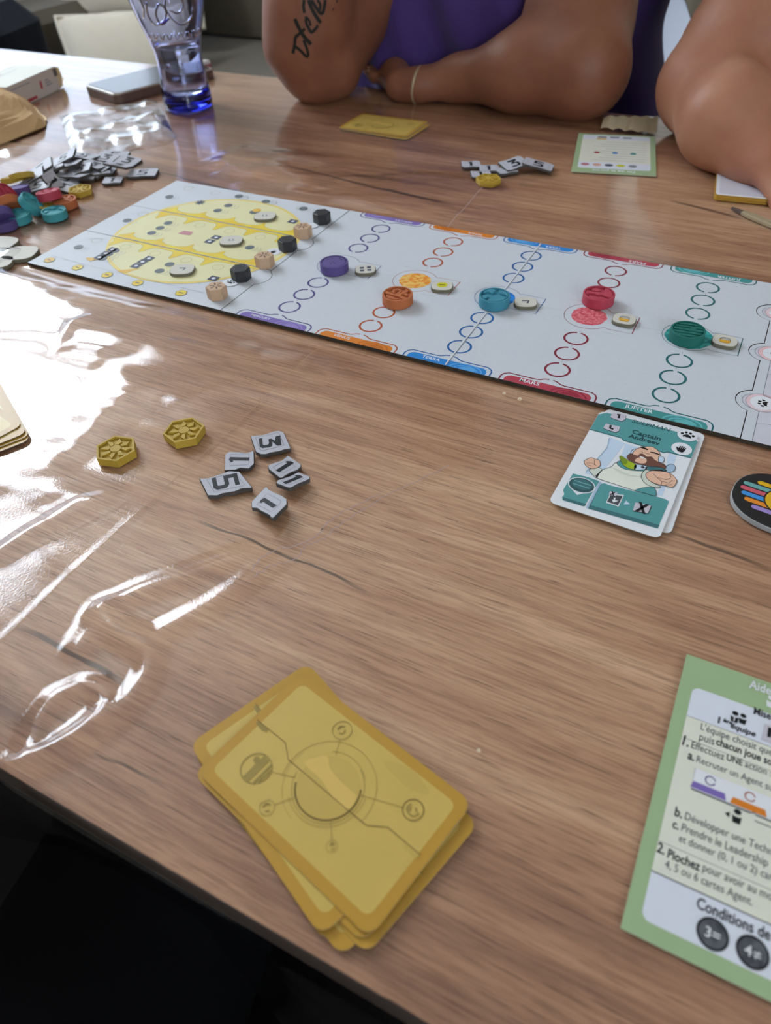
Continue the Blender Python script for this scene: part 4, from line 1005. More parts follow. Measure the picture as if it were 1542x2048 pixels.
def person_icon(c, s, m_=ink): P.disc((c[0], c[1]+s*.62), s*.34, z+3*dz, m_, ry=s*.28, n=14); P.poly([(c[0]-s*.42, c[1]+s*.2), (c[0]-s*.2, c[1]+s*.1), (c[0]+s*.2, c[1]+s*.1), (c[0]+s*.42, c[1]+s*.2), (c[0]+s*.34, c[1]-s*.55), (c[0]-s*.34, c[1]-s*.55)], z+3*dz, m_)
person_icon(C(712, 425), .0036); person_icon(C(755, 436), .0033); a_ = C(706, 440); P.text('1', .0026, z+5*dz, whitei, TM(a_[0], a_[1]), .03, 'LEFT')
P.poly(C.P((870, 455), (1000, 490), (980, 590), (850, 540), (862, 500)), z+3*dz, tilep); P.poly(C.P((890, 475), (915, 480), (905, 530), (885, 525)), z+5*dz, ink)
person_icon(C(905, 345), .0040, whitei)
tx_("L'équipe choisit quelle action réaliser", C, (530, 485), (912, 620), ref="L'équipe choisit que", m_=stx)
tx_('puis', C, (523, 540), (602, 568), m_=stx)
tx_('chacun joue son tour :', C, (612, 566), (912, 672), m_=txt, bold=.04, ref='chacun joue so')
tx_('1.', C, (432, 565), (466, 580), txt, .04); tx_('Effectuez', C, (480, 583), (655, 645), stx)
tx_('UNE', C, (668, 648), (752, 680), txt, .03); tx_('action :', C, (765, 685), (905, 738), stx)
tx_('a.', C, (460, 640), (495, 655), txt, .04); tx_('Recruter un Agent sur', C, (508, 658), (912, 808), ref='Recruter un Agent su', m_=stx)
# little board picture
bx0, by0 = C(503, 690); bx1, by1 = C(492, 785)
P.poly([(bx0, by0), (SWd-.006, by0), (SWd-.006, by1-.0012), (bx0, by1-.0012)][::-1], z+3*dz, whitei)
P.line([(bx0, by0), (bx0, by1-.0012), (SWd-.006, by1-.0012)], .0002, z+4*dz, lgrey)
px_ = C(575, 800)[0]; st_ = C(735, 870)[0]-C(575, 800)[0]
for i, kc in enumerate(('purple', 'orange', 'blue', 'red')):
    cxx = px_+i*.0138
    if cxx > SWd-.012: break
    P.poly([(cxx-.0062, by1-.0008), (cxx+.0062, by1-.0008), (cxx+.0055, by1+.0018), (cxx-.0055, by1+.0018)], z+5*dz, pm[kc])
    for j in range(3):
        yy = by1+.0045+j*.0042
        if yy < by0-.0015: P.ring((cxx, yy), .0015, .0019, .3, 6.0, z+5*dz, pdm[kc], 20)
ly = C(495, 808)[1]; P.line([(bx0, ly), (bx0+.0205, ly), (bx0+.0215, ly+.0008), (bx0+.0225, ly), (SWd-.006, ly)], .00035, z+4*dz, txt); P.line([(C(820, 962)[0], ly-.0022), (SWd-.006, ly-.0022)], .0003, z+4*dz, txt)
q = C5(880, 258); person_icon(q, .0038); q = C5(800, 225); P.poly([(q[0]-.0010, q[1]), (q[0]+.0006, q[1]+.0011), (q[0]+.0006, q[1]-.0011)], z+4*dz, ink)
tx_('b.', C5, (335, 235), (400, 255), txt, .04); tx_('Développer une Technologie', C5, (425, 268), (1190, 565), ref='Développer une Techn', m_=stx)
tx_('c.', C5, (315, 340), (370, 355), txt, .04); tx_('Prendre le Leadership', C5, (395, 368), (1150, 670), stx)
tx_('et donner (0, 1 ou 2) cartes', C5, (372, 460), (1190, 770), ref='et donner (0, 1 ou 2) car', m_=stx)
tx_('2.', C5, (178, 548), (245, 580), txt, .04); tx_('Piochez', C5, (272, 600), (555, 715), txt, .04); tx_('pour avoir au moins', C5, (580, 718), (1190, 975), ref='pour avoir au mo', m_=stx)
tx_('4, 5 ou 6 cartes Agent.', C5, (248, 688), (1015, 1000), stx)
tx_('Conditions de victoire', C5, (525, 1040), (1170, 1320), txt, .03, ref='Conditions de')
for c, nmb in (((668, 1270), '3=' ), ((1017, 1430), '4≠')):
    q = C5(*c); P.disc(q, .0050, z+3*dz, ink, n=30); P.disc(q, .0043, z+4*dz, btn, n=30); P.text(nmb, .0046, z+5*dz, whitei, TM(q[0], q[1]-.0016), .01)
P.build('printed_text', sh)
fp = at(1312, 355, ST); fb = at(1145, 346, ST); ft = at(1322, 271, ST)
fa = atan2(fb[1]-fp[1], fb[0]-fp[0])
fs = sheet('small-looking far green help sheet lying upside down near the purple shirt', (fp[0], fp[1], ZB+.0001), fa)
P = MB(); P.poly(rrect(x0, -SHt+.004, x1, -.0125, .003), z, shw); P.poly([(x0, -.030), (x1, -.030), (x1, -.098), (x0, -.098)][::-1], z+dz, shc)
P.text('Fin de la partie', .0068, z+3*dz, whitei, TM(.040, -.0095), .03)
for i, c in enumerate((grey, mat('ink_lime2', (206, 202, 50), .5), navy, mat('ink_peach', (214, 160, 140), .5), mat('ink_rosy', (190, 120, 132), .5))): P.disc((.022+i*.0115, -.0225), .0042, z+3*dz, c, ry=.0035, n=12)
for i in range(9): P.line([(.010, -.036-.0068*i), (.062-.006*(i % 3), -.036-.0068*i)], .0008, z+3*dz, lgrey)
for i, c in enumerate(('teal', 'blue', 'red')): P.disc((.022+.018*i, -.058), .003, z+4*dz, pm[c], n=12)
for i in range(3): P.poly([(.024+.013*i, -.104), (.033+.013*i, -.104), (.033+.013*i, -.108), (.024+.013*i, -.108)][::-1], z+3*dz, grey)
P.poly([(.050, -.0985), (.060, -.0985), (.060, -.102), (.050, -.102)][::-1], z+3*dz, gold)
P.build('printed_text', fs)

# ------------------------------------------------------------------ black leadership badge
q = at(1569, 1012, .0028); ba = rot_from(1482, 985, 1542, 1003)
o = empty('leader_badge', (q[0], q[1], ZB+.0002), -.13); tag(o, 'black round badge with rainbow stripes, cut by the right photo edge', 'token')
b = MB(); bm_ = mat('badge_black', (26, 26, 30), .35, .5); be_ = mat('badge_edge', (176, 178, 180), .7, .2, .15, 300)
b.prism(superell(.0255, .0215, 2.3, 56), 0, .0028, bm_, be_, bev=.0003); b.build('badge_body', o)
P = MB(); z = .00285
for i, (c, xa) in enumerate((((228, 178, 30), -.0145), ((110, 170, 170), -.0205), ((206, 92, 108), -.0210), ((64, 146, 220), -.0195), ((228, 140, 40), -.0170), ((160, 136, 200), -.0125))):
    y = .0098-i*.0040; m_ = mat('badge_stripe_%d' % i, c, .4, .4)
    P.poly([(-xa, y-.0015), (-xa, y+.0015)]+[(xa+.0015*cos(t), y+.0015*sin(t)) for t in np.linspace(pi/2, 3*pi/2, 9)], z, m_)
P.disc((0, .0005), .0105, z+dz, bm_, n=30); P.disc((0, .0005), .0097, z+2*dz, mat('badge_sun', (222, 176, 30), .4, .4), n=30)
P.build('printed_stripes', o)
# ================================================================== PEOPLE (one continuous surface each)
def surface_nets(F, org, st):
    ins = F < 0; nx, ny, nz = F.shape
    c = [ins[i:nx-1+i, j:ny-1+j, k:nz-1+k] for i in (0, 1) for j in (0, 1) for k in (0, 1)]
    anyi = c[0].copy(); alli = c[0].copy()
    for q in c[1:]: anyi |= q; alli &= q
    cells = np.argwhere(anyi & ~alli); cid = -np.ones((nx-1, ny-1, nz-1), int); cid[tuple(cells.T)] = np.arange(len(cells))
    acc = np.zeros((len(cells), 3)); cnt = np.zeros(len(cells))
    corners = [(i, j, k) for i in (0, 1) for j in (0, 1) for k in (0, 1)]
    for a in corners:
        for ax in range(3):
            if a[ax]: continue
            b_ = list(a); b_[ax] = 1
            fa_ = F[cells[:, 0]+a[0], cells[:, 1]+a[1], cells[:, 2]+a[2]]; fb_ = F[cells[:, 0]+b_[0], cells[:, 1]+b_[1], cells[:, 2]+b_[2]]
            m_ = (fa_ < 0) != (fb_ < 0); t = np.where(m_, fa_/np.where(m_, fa_-fb_, 1), 0)
            p = cells+np.array(a, float); p = p.astype(float); p[:, ax] += t; acc[m_] += p[m_]; cnt[m_] += 1
    V = acc/cnt[:, None]*st+org
    quads = []
    for ax in range(3):
        sl0 = [slice(None)]*3; sl1 = [slice(None)]*3; sl0[ax] = slice(0, -1); sl1[ax] = slice(1, None)
        A, B_ = ins[tuple(sl0)], ins[tuple(sl1)]
        E = np.argwhere(A != B_); u, v = [(1, 2), (2, 0), (0, 1)][ax]
        ok = (E[:, u] > 0) & (E[:, v] > 0) & (E[:, u] < F.shape[u]-1) & (E[:, v] < F.shape[v]-1); E = E[ok]
        def cc(du, dv): q = E.copy(); q[:, u] -= du; q[:, v] -= dv; return cid[tuple(q.T)]
        Q_ = np.stack([cc(0, 0), cc(1, 0), cc(1, 1), cc(0, 1)], 1)
        fl = A[tuple(E.T)]; Q_[~fl] = Q_[~fl][:, ::-1]; quads.append(Q_[(Q_ >= 0).all(1)][:, ::-1] if False else Q_[(Q_ >= 0).all(1)])
    return V, np.concatenate(quads)
def sd_cone(X, Y, Z, a, b_, ra, rb, sq=(1, 1, 1)):
    a = np.array(a, float); b_ = np.array(b_, float); d = b_-a; L2 = max(d@d, 1e-9)
    px, py, pz = X-a[0], Y-a[1], Z-a[2]
    t = np.clip((px*d[0]+py*d[1]+pz*d[2])/L2, 0, 1)
    return np.sqrt((px-t*d[0])**2+(py-t*d[1])**2+(pz-t*d[2])**2)-(ra+(rb-ra)*t)
def sd_ell(X, Y, Z, c, r):
    k0 = np.sqrt(((X-c[0])/r[0])**2+((Y-c[1])/r[1])**2+((Z-c[2])/r[2])**2)
    k1 = np.sqrt(((X-c[0])/r[0]**2)**2+((Y-c[1])/r[1]**2)**2+((Z-c[2])/r[2]**2)**2)+1e-6
    return k0*(k0-1)/k1
def smin(a, b_, k): h = np.clip(.5+.5*(b_-a)/k, 0, 1); return b_*(1-h)+a*h-k*h*(1-h)
def sdf_mesh(name, prims, lo, hi, st, m_, parent, post=None, inflate=0):
    xs = [np.arange(lo[i], hi[i]+st, st, dtype=np.float32) for i in range(3)]
    X, Y, Z = np.meshgrid(*xs, indexing='ij'); F = np.full(X.shape, 9., np.float32)
    for p in prims:
        if p[0] == 'c': _, a, b_, ra, rb, k = p; c_lo = np.minimum(a, b_)-max(ra, rb)-.08; c_hi = np.maximum(a, b_)+max(ra, rb)+.08
        else: _, a, r, k = p; c_lo = np.array(a)-np.array(r)-.08; c_hi = np.array(a)+np.array(r)+.08
        sl = tuple(slice(max(0, int((c_lo[i]-lo[i])/st)), max(0, int((c_hi[i]-lo[i])/st)+2)) for i in range(3))
        if F[sl].size == 0: continue
        d = sd_cone(X[sl], Y[sl], Z[sl], a, b_, ra+inflate, rb+inflate) if p[0] == 'c' else sd_ell(X[sl], Y[sl], Z[sl], a, np.array(r)+inflate)
        F[sl] = smin(F[sl], d, k)
    if post is not None: F = post(X, Y, Z, F)
    V, Q_ = surface_nets(F, np.array(lo), st)
    me = bpy.data.meshes.new(name); me.vertices.add(len(V)); me.vertices.foreach_set('co', V.ravel()); me.loops.add(Q_.size); me.loops.foreach_set('vertex_index', Q_.ravel())
    me.polygons.add(len(Q_)); me.polygons.foreach_set('loop_start', np.arange(0, Q_.size, 4)); me.polygons.foreach_set('loop_total', np.full(len(Q_), 4)); me.polygons.foreach_set('use_smooth', np.ones(len(Q_), bool))
    me.update(); me.validate(); me.materials.append(m_)
    o = bpy.data.objects.new(name, me); COL.objects.link(o); o.parent = parent
    if parent: o.matrix_parent_inverse = parent.matrix_world.inverted() if False else Matrix.Translation(-Vector(parent.location))
    return o
def PP(px, py, y): return aty(px, py, y)
def v3(*p): return np.array(p, float)
def skin_mat(name, rgb, rgb2):
    return mat(name, rgb, .5, .35, .1, 18, .12, 900, sub=.12, rgb2=rgb2)
def fingers(P0, dirv, side, up, L, r, curl=.5):
    """four fingers and a thumb as chains leaving the palm end P0"""
    out = []
    for i, (o_, l_) in enumerate(((-.028, .95), (-.009, 1.06), (.010, 1.0), (.028, .80))):
        p = P0+side*o_*1.0; d = dirv+side*o_*2.2
        for j in range(3):
            d = d/np.linalg.norm(d); q = p+d*L*l_*(.42, .32, .26)[j]; out.append(('c', p, q, r*(1, .93, .85)[j], r*(.93, .85, .75)[j], .004)); p = q; d = d-up*curl*(j+1)*.55
    return out
def head(c, fwd, prims, s=1.):
    c = np.array(c); f = np.array(fwd)/np.linalg.norm(fwd); sd_ = np.array([-f[1], f[0], 0])
    prims += [('e', c, (.078*s, .092*s, .115*s), .02), ('e', c+f*.03+v3(0, 0, -.06), (.052*s, .055*s, .05*s), .03), ('c', c+f*.085, c+f*.108+v3(0, 0, -.025), .010, .013, .012),
              ('e', c+f*.092+v3(0, 0, -.05), (.022, .012, .006), .008), ('e', c+f*.094+v3(0, 0, -.060), (.020, .012, .007), .008),
              ('e', c+sd_*.078+v3(0, 0, -.01), (.010, .018, .03), .01), ('e', c-sd_*.078+v3(0, 0, -.01), (.010, .018, .03), .01)]
sk1 = skin_mat('skin_tan', (138, 90, 66), (126, 79, 57)); sk2 = skin_mat('skin_light', (176, 124, 98), (164, 110, 86))
def body_low(cx, cy, prims, w=1.):
    for s in (-1, 1):
        prims += [('c', v3(cx+s*.10, cy, .56), v3(cx+s*.15, cy-.40, .57), .10*w, .075*w, .05), ('c', v3(cx+s*.15, cy-.40, .56), v3(cx+s*.15, cy-.36, .12), .062*w, .042, .03), ('c', v3(cx+s*.15, cy-.36, .06), v3(cx+s*.16, cy-.50, .045), .045, .036, .03)]
# ---- person with the purple shirt
p1 = empty('person', (-.45, 1.12, 0)); tag(p1, 'person in a purple T-shirt leaning both bare arms on the table, lettering tattooed on one', 'person')
shL, shR = v3(-.265, 1.12, 1.14), v3(-.655, 1.12, 1.14)
torso = [('e', v3(-.435, 1.17, .60), (.240, .185, .17), .05), ('e', v3(-.435, 1.14, .76), (.240, .165, .20), .06), ('e', v3(-.455, 1.12, 1.00), (.215, .140, .20), .06), ('c', shL, shR, .075, .075, .06)]
PA = lambda px, py, r: at(px, py, r+.002)
uL = PP(1156, 40, .975)
eL = PA(1164, 138, .045); arml = [('c', eL, uL, .047, .054, .03), ('c', uL, shL, .054, .062, .04),
        ('c', eL, PA(1040, 142, .040), .045, .040, .03), ('c', PA(1040, 142, .040), PA(920, 157, .024), .039, .024, .02), ('c', PA(920, 157, .024), PA(838, 170, .018), .024, .0175, .015), ('c', PA(838, 170, .018), PA(800, 170, .016), .018, .0155, .012),
        ('e', eL*.7+uL*.3+v3(-.035, -.0, .0), (.038, .038, .036), .03)]
eR = PA(626, 142, .030); fR = PP(612, 92, eR[1]); fR2 = PP(618, 0, eR[1]+.005)
aR = PA(664, 134, .031); aR2 = PP(684, 45, aR[1]+.05)
armr = [('c', eR, fR, .030, .047, .02), ('c', fR, fR2, .048, .046, .02), ('c', fR2, PP(640, -110, fR2[1]+.01), .046, .032, .03), ('c', PP(640, -110, fR2[1]+.01), v3(-.54, .93, 1.17), .031, .026, .02),
        ('c', aR, aR2, .031, .046, .03), ('c', aR2, PP(700, -40, aR[1]+.09), .046, .058, .03), ('c', PP(700, -40, aR[1]+.09), shR, .058, .066, .04), ('c', eR, aR, .030, .031, .02)]
neck = [('c', v3(-.455, 1.12, 1.14), v3(-.46, 1.09, 1.28), .062, .056, .05)]
prims = torso+arml+armr+neck
head(v3(-.465, 1.06, 1.37), v3(.1, -1, -.25), prims, 1.02)
hp = PA(800, 170, .016); dh = v3(-.55, .84, -.03); dh /= np.linalg.norm(dh)
prims += [('c', hp, hp+dh*.05, .017, .021, .012)]+fingers(hp+dh*.055+v3(0, 0, -.002), dh, v3(.9, .35, 0), v3(0, 0, 1), .065, .0085, .12)+[('c', hp+v3(-.008, .02, .0), hp+v3(-.026, .055, -.004), .010, .008, .008)]
hp = v3(-.54, .93, 1.17); dh = v3(.1, .3, 1.); dh /= np.linalg.norm(dh)
prims += [('c', hp, hp+dh*.06, .026, .028, .02)]+fingers(hp+dh*.07, dh, v3(1, 0, 0), v3(0, -1, 0), .06, .0085, .3)+[('c', hp+v3(.025, 0, .02), hp+v3(.05, .01, .06), .011, .009, .008)]
body_low(-.45, 1.18, prims, 1.05)
b1 = sdf_mesh('body', prims, (-.86, .55, .0), (-.05, 1.42, 1.56), .0062, sk1, p1)
hm = mat('hair_brown', (52, 36, 28), .6, .3, .2, 90, .4, 500)
sdf_mesh('hair', [('e', v3(-.465, 1.085, 1.395), (.090, .098, .112), .02), ('c', v3(-.465, 1.14, 1.36), v3(-.46, 1.17, 1.22), .07, .04, .03)], (-.62, .93, 1.14), (-.31, 1.3, 1.56), .006, hm, p1,
         post=lambda X, Y, Z, F: np.maximum(F, -np.where((Y < 1.055) & (Z < 1.43), -.01-0*X, .02)))
def shirt_post(cx, folds):
    def f(X, Y, Z, F):
        d = 0
        for (a0, b0, amp, fr, ph) in folds: d = d+amp*np.sin(fr*(a0*(X-cx)+b0*Z)+ph+1.3*np.sin(9*X+7*Z))
        return F-d
    return f
purple = mat('shirt_purple', (74, 54, 116), .85, .15, .12, 40, .25, 1800, sheen=.2)
sleeves = [('c', shL, shL*.45+uL*.55, .074, .078, .03), ('c', shR, shR*.5+PP(700, -40, aR[1]+.09)*.5, .074, .078, .03)]
shb = [('e', v3(-.432, 1.17, .60), (.262, .195, .18), .06), ('e', v3(-.432, 1.135, .77), (.255, .180, .20), .07), ('e', v3(-.455, 1.112, 1.00), (.222, .150, .20), .07), ('c', shL, shR, .082, .082, .06)]
def shpost(X, Y, Z, F):
    F = shirt_post(-.45, ((1, .25, .009, 44, 0), (.6, -.8, .008, 30, 1), (1, .6, .004, 90, 2)))(X, Y, Z, F)
    F = np.maximum(F, .47-Z)
    F = np.maximum(F, -(np.sqrt((X+.455)**2+(Y-1.06)**2+(Z-1.25)**2)-.095))
    return F
s1 = sdf_mesh('shirt', shb+sleeves, (-.82, .85, .44), (-.08, 1.42, 1.26), .0062, purple, p1, post=shpost)
trm = mat('trousers_dark', (34, 36, 46), .9, .1, .1, 60, .2, 1500)
tp = []; body_low(-.45, 1.18, tp, 1.05); tp = [p for p in tp if p[1][2] > .1]
sdf_mesh('trousers', tp+[('e', v3(-.45, 1.19, .55), (.21, .16, .09), .05)], (-.80, .62, .06), (-.1, 1.42, .66), .008, trm, p1, inflate=.009)
# tattoo: strokes laid on the forearm surface
bvh = BVHTree.FromPolygons([v.co[:] for v in b1.data.vertices], [p.vertices[:] for p in b1.data.polygons])
tat = MB(); tm_ = mat('tattoo_ink', (36, 34, 32), .6, .2)
kx, ky, kk = 560, 0, 220/1542
for st_, wd in ((((180, 750), (205, 640), (215, 540), (240, 490)), .0034), (((215, 650), (290, 710), (370, 790), (395, 760), (370, 660), (330, 560)), .0032), (((210, 260), (250, 360), (330, 500), (435, 620)), .0042), (((240, 500), (320, 430), (350, 400)), .0030),
               (((370, 230), (365, 310), (400, 390), (440, 450), (500, 400), (530, 350)), .0032), (((370, 240), (410, 290), (430, 360)), .0026), (((340, 0), (330, 90), (345, 180)), .0034), (((400, 0), (440, 110), (500, 220), (570, 320)), .0040),
               (((440, 0), (500, 100), (560, 180), (600, 170), (625, 60), (630, 0)), .0036), (((520, 0), (560, 60), (560, 140)), .0030), (((800, 0), (790, 35)), .0020), (((755, 110), (735, 150)), .0014), (((300, -40), (420, -60), (640, -80)), .003)):
    pts = smooth_open([Vector((kx+x*kk, ky+y*kk, 0)) for x, y in st_], 4); line = []
    for q in pts:
        d = Vector(ray(q.x, q.y)).normalized(); h = bvh.ray_cast(Vector(CC), d)
        if h[0] is not None: line.append((h[0]+h[1]*.0005, h[1]))
    if len(line) < 2: continue
    V = []; Fs = []
    for i, (p, n) in enumerate(line):
        t = (line[min(i+1, len(line)-1)][0]-line[max(i-1, 0)][0]).normalized(); s_ = t.cross(n).normalized()*wd/2
        V += [p+s_, p-s_]
    for i in range(len(line)-1): Fs.append((2*i, 2*i+1, 2*i+3, 2*i+2))
    tat.add(V, Fs, tm_)
if tat.v:
    o = tat.build('tattoo', p1); o.matrix_parent_inverse = Matrix.Translation(-Vector(p1.location)); o['label'] = 'black script lettering tattooed on the raised forearm'
b = MB(); wb = mat('bracelet_pale', (176, 158, 128), .4, .6, metal=.3)
c = PA(838, 170, .018)
b.tube([c+v3(.002*sin(t), .0195*cos(t), .0195*sin(t)) for t in np.linspace(0, 2*pi, 25)], .0018, wb, 6, False); o = b.build('bracelet', p1); o.matrix_parent_inverse = Matrix.Translation(-Vector(p1.location))
# ---- person at the right edge
p2 = empty('person', (.22, 1.14, 0)); tag(p2, 'person in a dark red top cut by the right photo edge, forearm on the table', 'person')
sh2 = v3(.015, 1.16, 1.13); sh2b = v3(.41, 1.16, 1.13)
e2 = PA(1412, 172, .045); wr = PA(1512, 308, .023); hd = PA(1566, 330, .021); u2 = PP(1498, 80, e2[1]+.04); u3 = PP(1585, -20, e2[1]+.12)
arm2 = [('c', e2, u2, .046, .056, .018), ('c', u2, u3, .054, .060, .03), ('c', u3, sh2, .060, .068, .04),
        ('c', e2, PA(1458, 240, .040), .046, .042, .012), ('c', PA(1458, 240, .040), wr, .041, .024, .02), ('c', wr, hd, .024, .022, .02)]
prims = arm2+[('e', v3(.21, 1.18, .60), (.19, .15, .17), .05), ('e', v3(.21, 1.16, .80), (.18, .13, .20), .06), ('e', v3(.21, 1.15, 1.0), (.19, .125, .19), .06), ('c', sh2, sh2b, .070, .070, .05), ('c', v3(.21, 1.14, 1.14), v3(.21, 1.11, 1.28), .058, .052, .05),
              ('c', sh2b, v3(.47, 1.02, .92), .068, .052, .04), ('c', v3(.47, 1.02, .92), v3(.40, .86, .82), .048, .038, .03), ('c', v3(.40, .86, .82), v3(.32, .80, .785), .036, .026, .02), ('c', v3(.32, .80, .785), v3(.27, .78, .778), .026, .024, .02)]
head(v3(.20, 1.08, 1.37), v3(-.1, -1, -.3), prims, .98)
dh = hd-wr; dh[2] = -.012; dh /= np.linalg.norm(dh); sd2 = np.cross(v3(0, 0, 1), dh)
prims += fingers(hd+dh*.028+v3(0, 0, -.006), dh, sd2, v3(0, 0, 1), .062, .0088, .22)+[('c', wr*.3+hd*.7-sd2*.018, hd+dh*.035-sd2*.032+v3(0, 0, -.008), .012, .0095, .01)]
prims += fingers(v3(.25, .776, .776), v3(-1, -.1, -.05), v3(0, 1, 0), v3(0, 0, 1), .055, .0082, .15)
body_low(.21, 1.19, prims, .95)
b2 = sdf_mesh('body', prims, (-.20, .55, .0), (.56, 1.42, 1.56), .0062, sk2, p2)
sdf_mesh('hair', [('e', v3(.20, 1.105, 1.395), (.088, .096, .112), .02), ('c', v3(.20, 1.16, 1.36), v3(.2, 1.22, 1.10), .07, .06, .03)], (.04, .95, 1.0), (.36, 1.36, 1.56), .006, mat('hair_dark', (40, 30, 26), .6, .3, .2, 90, .4, 500), p2,
         post=lambda X, Y, Z, F: np.maximum(F, -np.where((Y < 1.075) & (Z < 1.43), -.01-0*X, .02)))
wine = mat('shirt_wine', (92, 22, 36), .85, .15, .12, 40, .25, 1800, sheen=.2)
sl2 = u3
sdf_mesh('shirt', [('e', v3(.21, 1.18, .60), (.205, .165, .18), .06), ('e', v3(.21, 1.16, .80), (.195, .145, .20), .07), ('e', v3(.21, 1.15, 1.0), (.20, .138, .19), .07), ('c', sh2, sh2b, .080, .080, .05), ('c', sh2, sl2, .074, .076, .03), ('c', sl2, sl2*.72+u2*.28, .076, .074, .02), ('c', sh2b, v3(.44, 1.09, 1.02), .08, .075, .03)],
         (-.16, .9, .44), (.56, 1.40, 1.26), .0066, wine, p2, post=lambda X, Y, Z, F: np.maximum(np.maximum(shirt_post(.2, ((1, .4, .004, 50, 0), (.6, -.8, .004, 34, 1)))(X, Y, Z, F), .47-Z), -(np.sqrt((X-.21)**2+(Y-1.08)**2+(Z-1.25)**2)-.09)))
tp = []; body_low(.21, 1.19, tp, .95); tp = [p for p in tp if p[1][2] > .1]
sdf_mesh('trousers', tp+[('e', v3(.21, 1.2, .55), (.17, .15, .09), .05)], (-.08, .62, .06), (.52, 1.42, .66), .008, trm, p2, inflate=.009)
# ---- the near sitter: only a dark lap below the table edge
p3 = empty('person', (-.02, -.30, 0)); tag(p3, 'dark-clothed lap of the person sitting at the near table edge, bottom left', 'person')
blk = mat('clothes_black', (16, 16, 19), .95, .08, .1, 50, .2, 1500)
pr = [('e', v3(-.04, -.34, .60), (.19, .15, .17), .05), ('e', v3(-.04, -.36, .82), (.18, .13, .22), .06)]
for s in (-1, 1): pr += [('c', v3(-.04+s*.09, -.32, .54), v3(-.06+s*.15, .10, .555), .095, .072, .05), ('c', v3(-.06+s*.15, .10, .55), v3(-.06+s*.15, .08, .12), .068, .05, .03), ('c', v3(-.06+s*.15, .07, .055), v3(-.06+s*.17, .20, .045), .045, .036, .03)]
sdf_mesh('body', pr, (-.42, -.60, .0), (.36, .28, 1.12), .009, blk, p3)
# ================================================================== CHAIRS
shellm = mat('chair_white_shell', (222, 228, 238), .35, .5, .02, 20); beech = mat('chair_beech_leg', (186, 150, 110), .5, .3, .1, 80)
def shell_chair(label, cx, cy, m_, face=1, group='shell chairs around the table', top=.80):
    o = empty('shell_chair', (cx, cy, 0), 0 if face == 1 else pi); tag(o, label, 'chair', group)
    b = MB()
    def sh(u, v, off=0.):
        x = (u-.5)*2; w_ = .225*(1-.18*max(0, v-.6)/.4)
        if v < .5: yy = -.22+v*2*.40; zz = .455-.025*sin(v*2*pi*.5)+.02*x*x*(v*2)+.0
        else:
            k = (v-.5)*2; yy = .18+.05*k+.03*sin(k*pi/2); zz = .44+(top-.44)*k
        rim = abs(x)**3
        if v > .9: w_ *= sqrt(max(0., 1-((v-.9)/.1)**2*.35))
        yy -= rim*.045*(1 if v >= .5 else v*2); zz += rim*.03*(1 if v < .5 else 0)
        if v > .5: zz -= rim*.045*max(0, (v-.75)/.25)
        return (x*w_, yy+(off if v >= .45 else 0), zz-(off if v < .55 else 0))
    b.grid(lambda u, v: sh(u, v), 18, 26, m_); b.grid(lambda u, v: sh(1-u, v, .006), 18, 26, m_)
    b.build('seat_shell', o)
    for sx in (-1, 1):
        for sy in (-1, 1):
            q = MB(); q.tube([(sx*.12, sy*.12, .43), (sx*.20, sy*.20, .0)], [.016, .011], beech, 10); q.build('leg', o)
    return o
shell_chair('white moulded chair behind the purple-shirted person, its rounded back edge showing', -.385, 1.245, shellm, top=.84)
shell_chair('white chair under the person cut by the right photo edge', .21, 1.26, shellm, group=None, top=.72)
shell_chair('dark chair of the near sitter, below the bottom edge of the photo', -.04, -.36, mat('chair_dark', (30, 30, 32), .6), face=-1, group=None, top=.72)
# ================================================================== SOFA AND CUSHIONS
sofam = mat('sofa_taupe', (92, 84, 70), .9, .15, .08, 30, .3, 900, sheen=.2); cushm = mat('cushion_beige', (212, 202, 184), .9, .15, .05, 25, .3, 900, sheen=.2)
pipem = mat('cushion_piping', (224, 214, 196), .8, .2)
def pillow_mb(b, w_, h_, t, m_, n=16):
    for s in (1, -1):
        def f(u, v):
            x, y = (u-.5)*2, (v-.5)*2
            k = max(0, (1-abs(x)**2.4)*(1-abs(y)**2.4))**.42
            pin = 1-.09*(1-abs(x))*abs(y)**2*1.0; pin2 = 1-.09*(1-abs(y))*abs(x)**2
            return (x*w_/2*pin2*s, y*h_/2*pin, s*t/2*k*(1+.10*sin(9*x+3*y)*(1-abs(x))))
        b.grid(f, n, n, m_)
sofa = empty('sofa', (-1.0, 2.3, 0)); tag(sofa, 'taupe fabric sofa along the far wall behind the table', 'sofa')
def sbox(name, x0, x1, y0, y1, z0, z1, m_=sofam, r=.04):
    b = MB(); b.prism(rrect(x0, y0, x1, y1, r, 5), z0, z1, m_, bev=min(.03, (z1-z0)/3)); o = b.build(name, sofa); o.matrix_parent_inverse = Matrix.Translation(-Vector(sofa.location)); return o
sbox('base', -2.25, .6, 1.75, 2.75, .06, .27); sbox('backrest', -2.25, .6, 2.55, 2.92, .28, .86)
sbox('armrest', -2.30, -2.05, 1.72, 2.75, .28, .62); sbox('armrest', .42, .66, 1.72, 2.75, .28, .62)
for i, x in enumerate((-2.04, -1.22, -.40)): sbox('seat_cushion', x, x+.81, 1.74, 2.54, .28, .46, mat('sofa_taupe_lit', (130, 122, 106), .9, .15, .08, 30, .3, 900, sheen=.2) if i == 2 else sofam, .05)  # last cushion: same fabric, light on the right end put into the colour
for i, x in enumerate((-2.04, -1.22, -.40)): sbox('back_cushion', x, x+.81, 2.34, 2.56, .47, .84, sofam if i < 2 else mat('sofa_taupe_lit', (130, 122, 106)), .08)  # right one again in the lit tone of the taupe
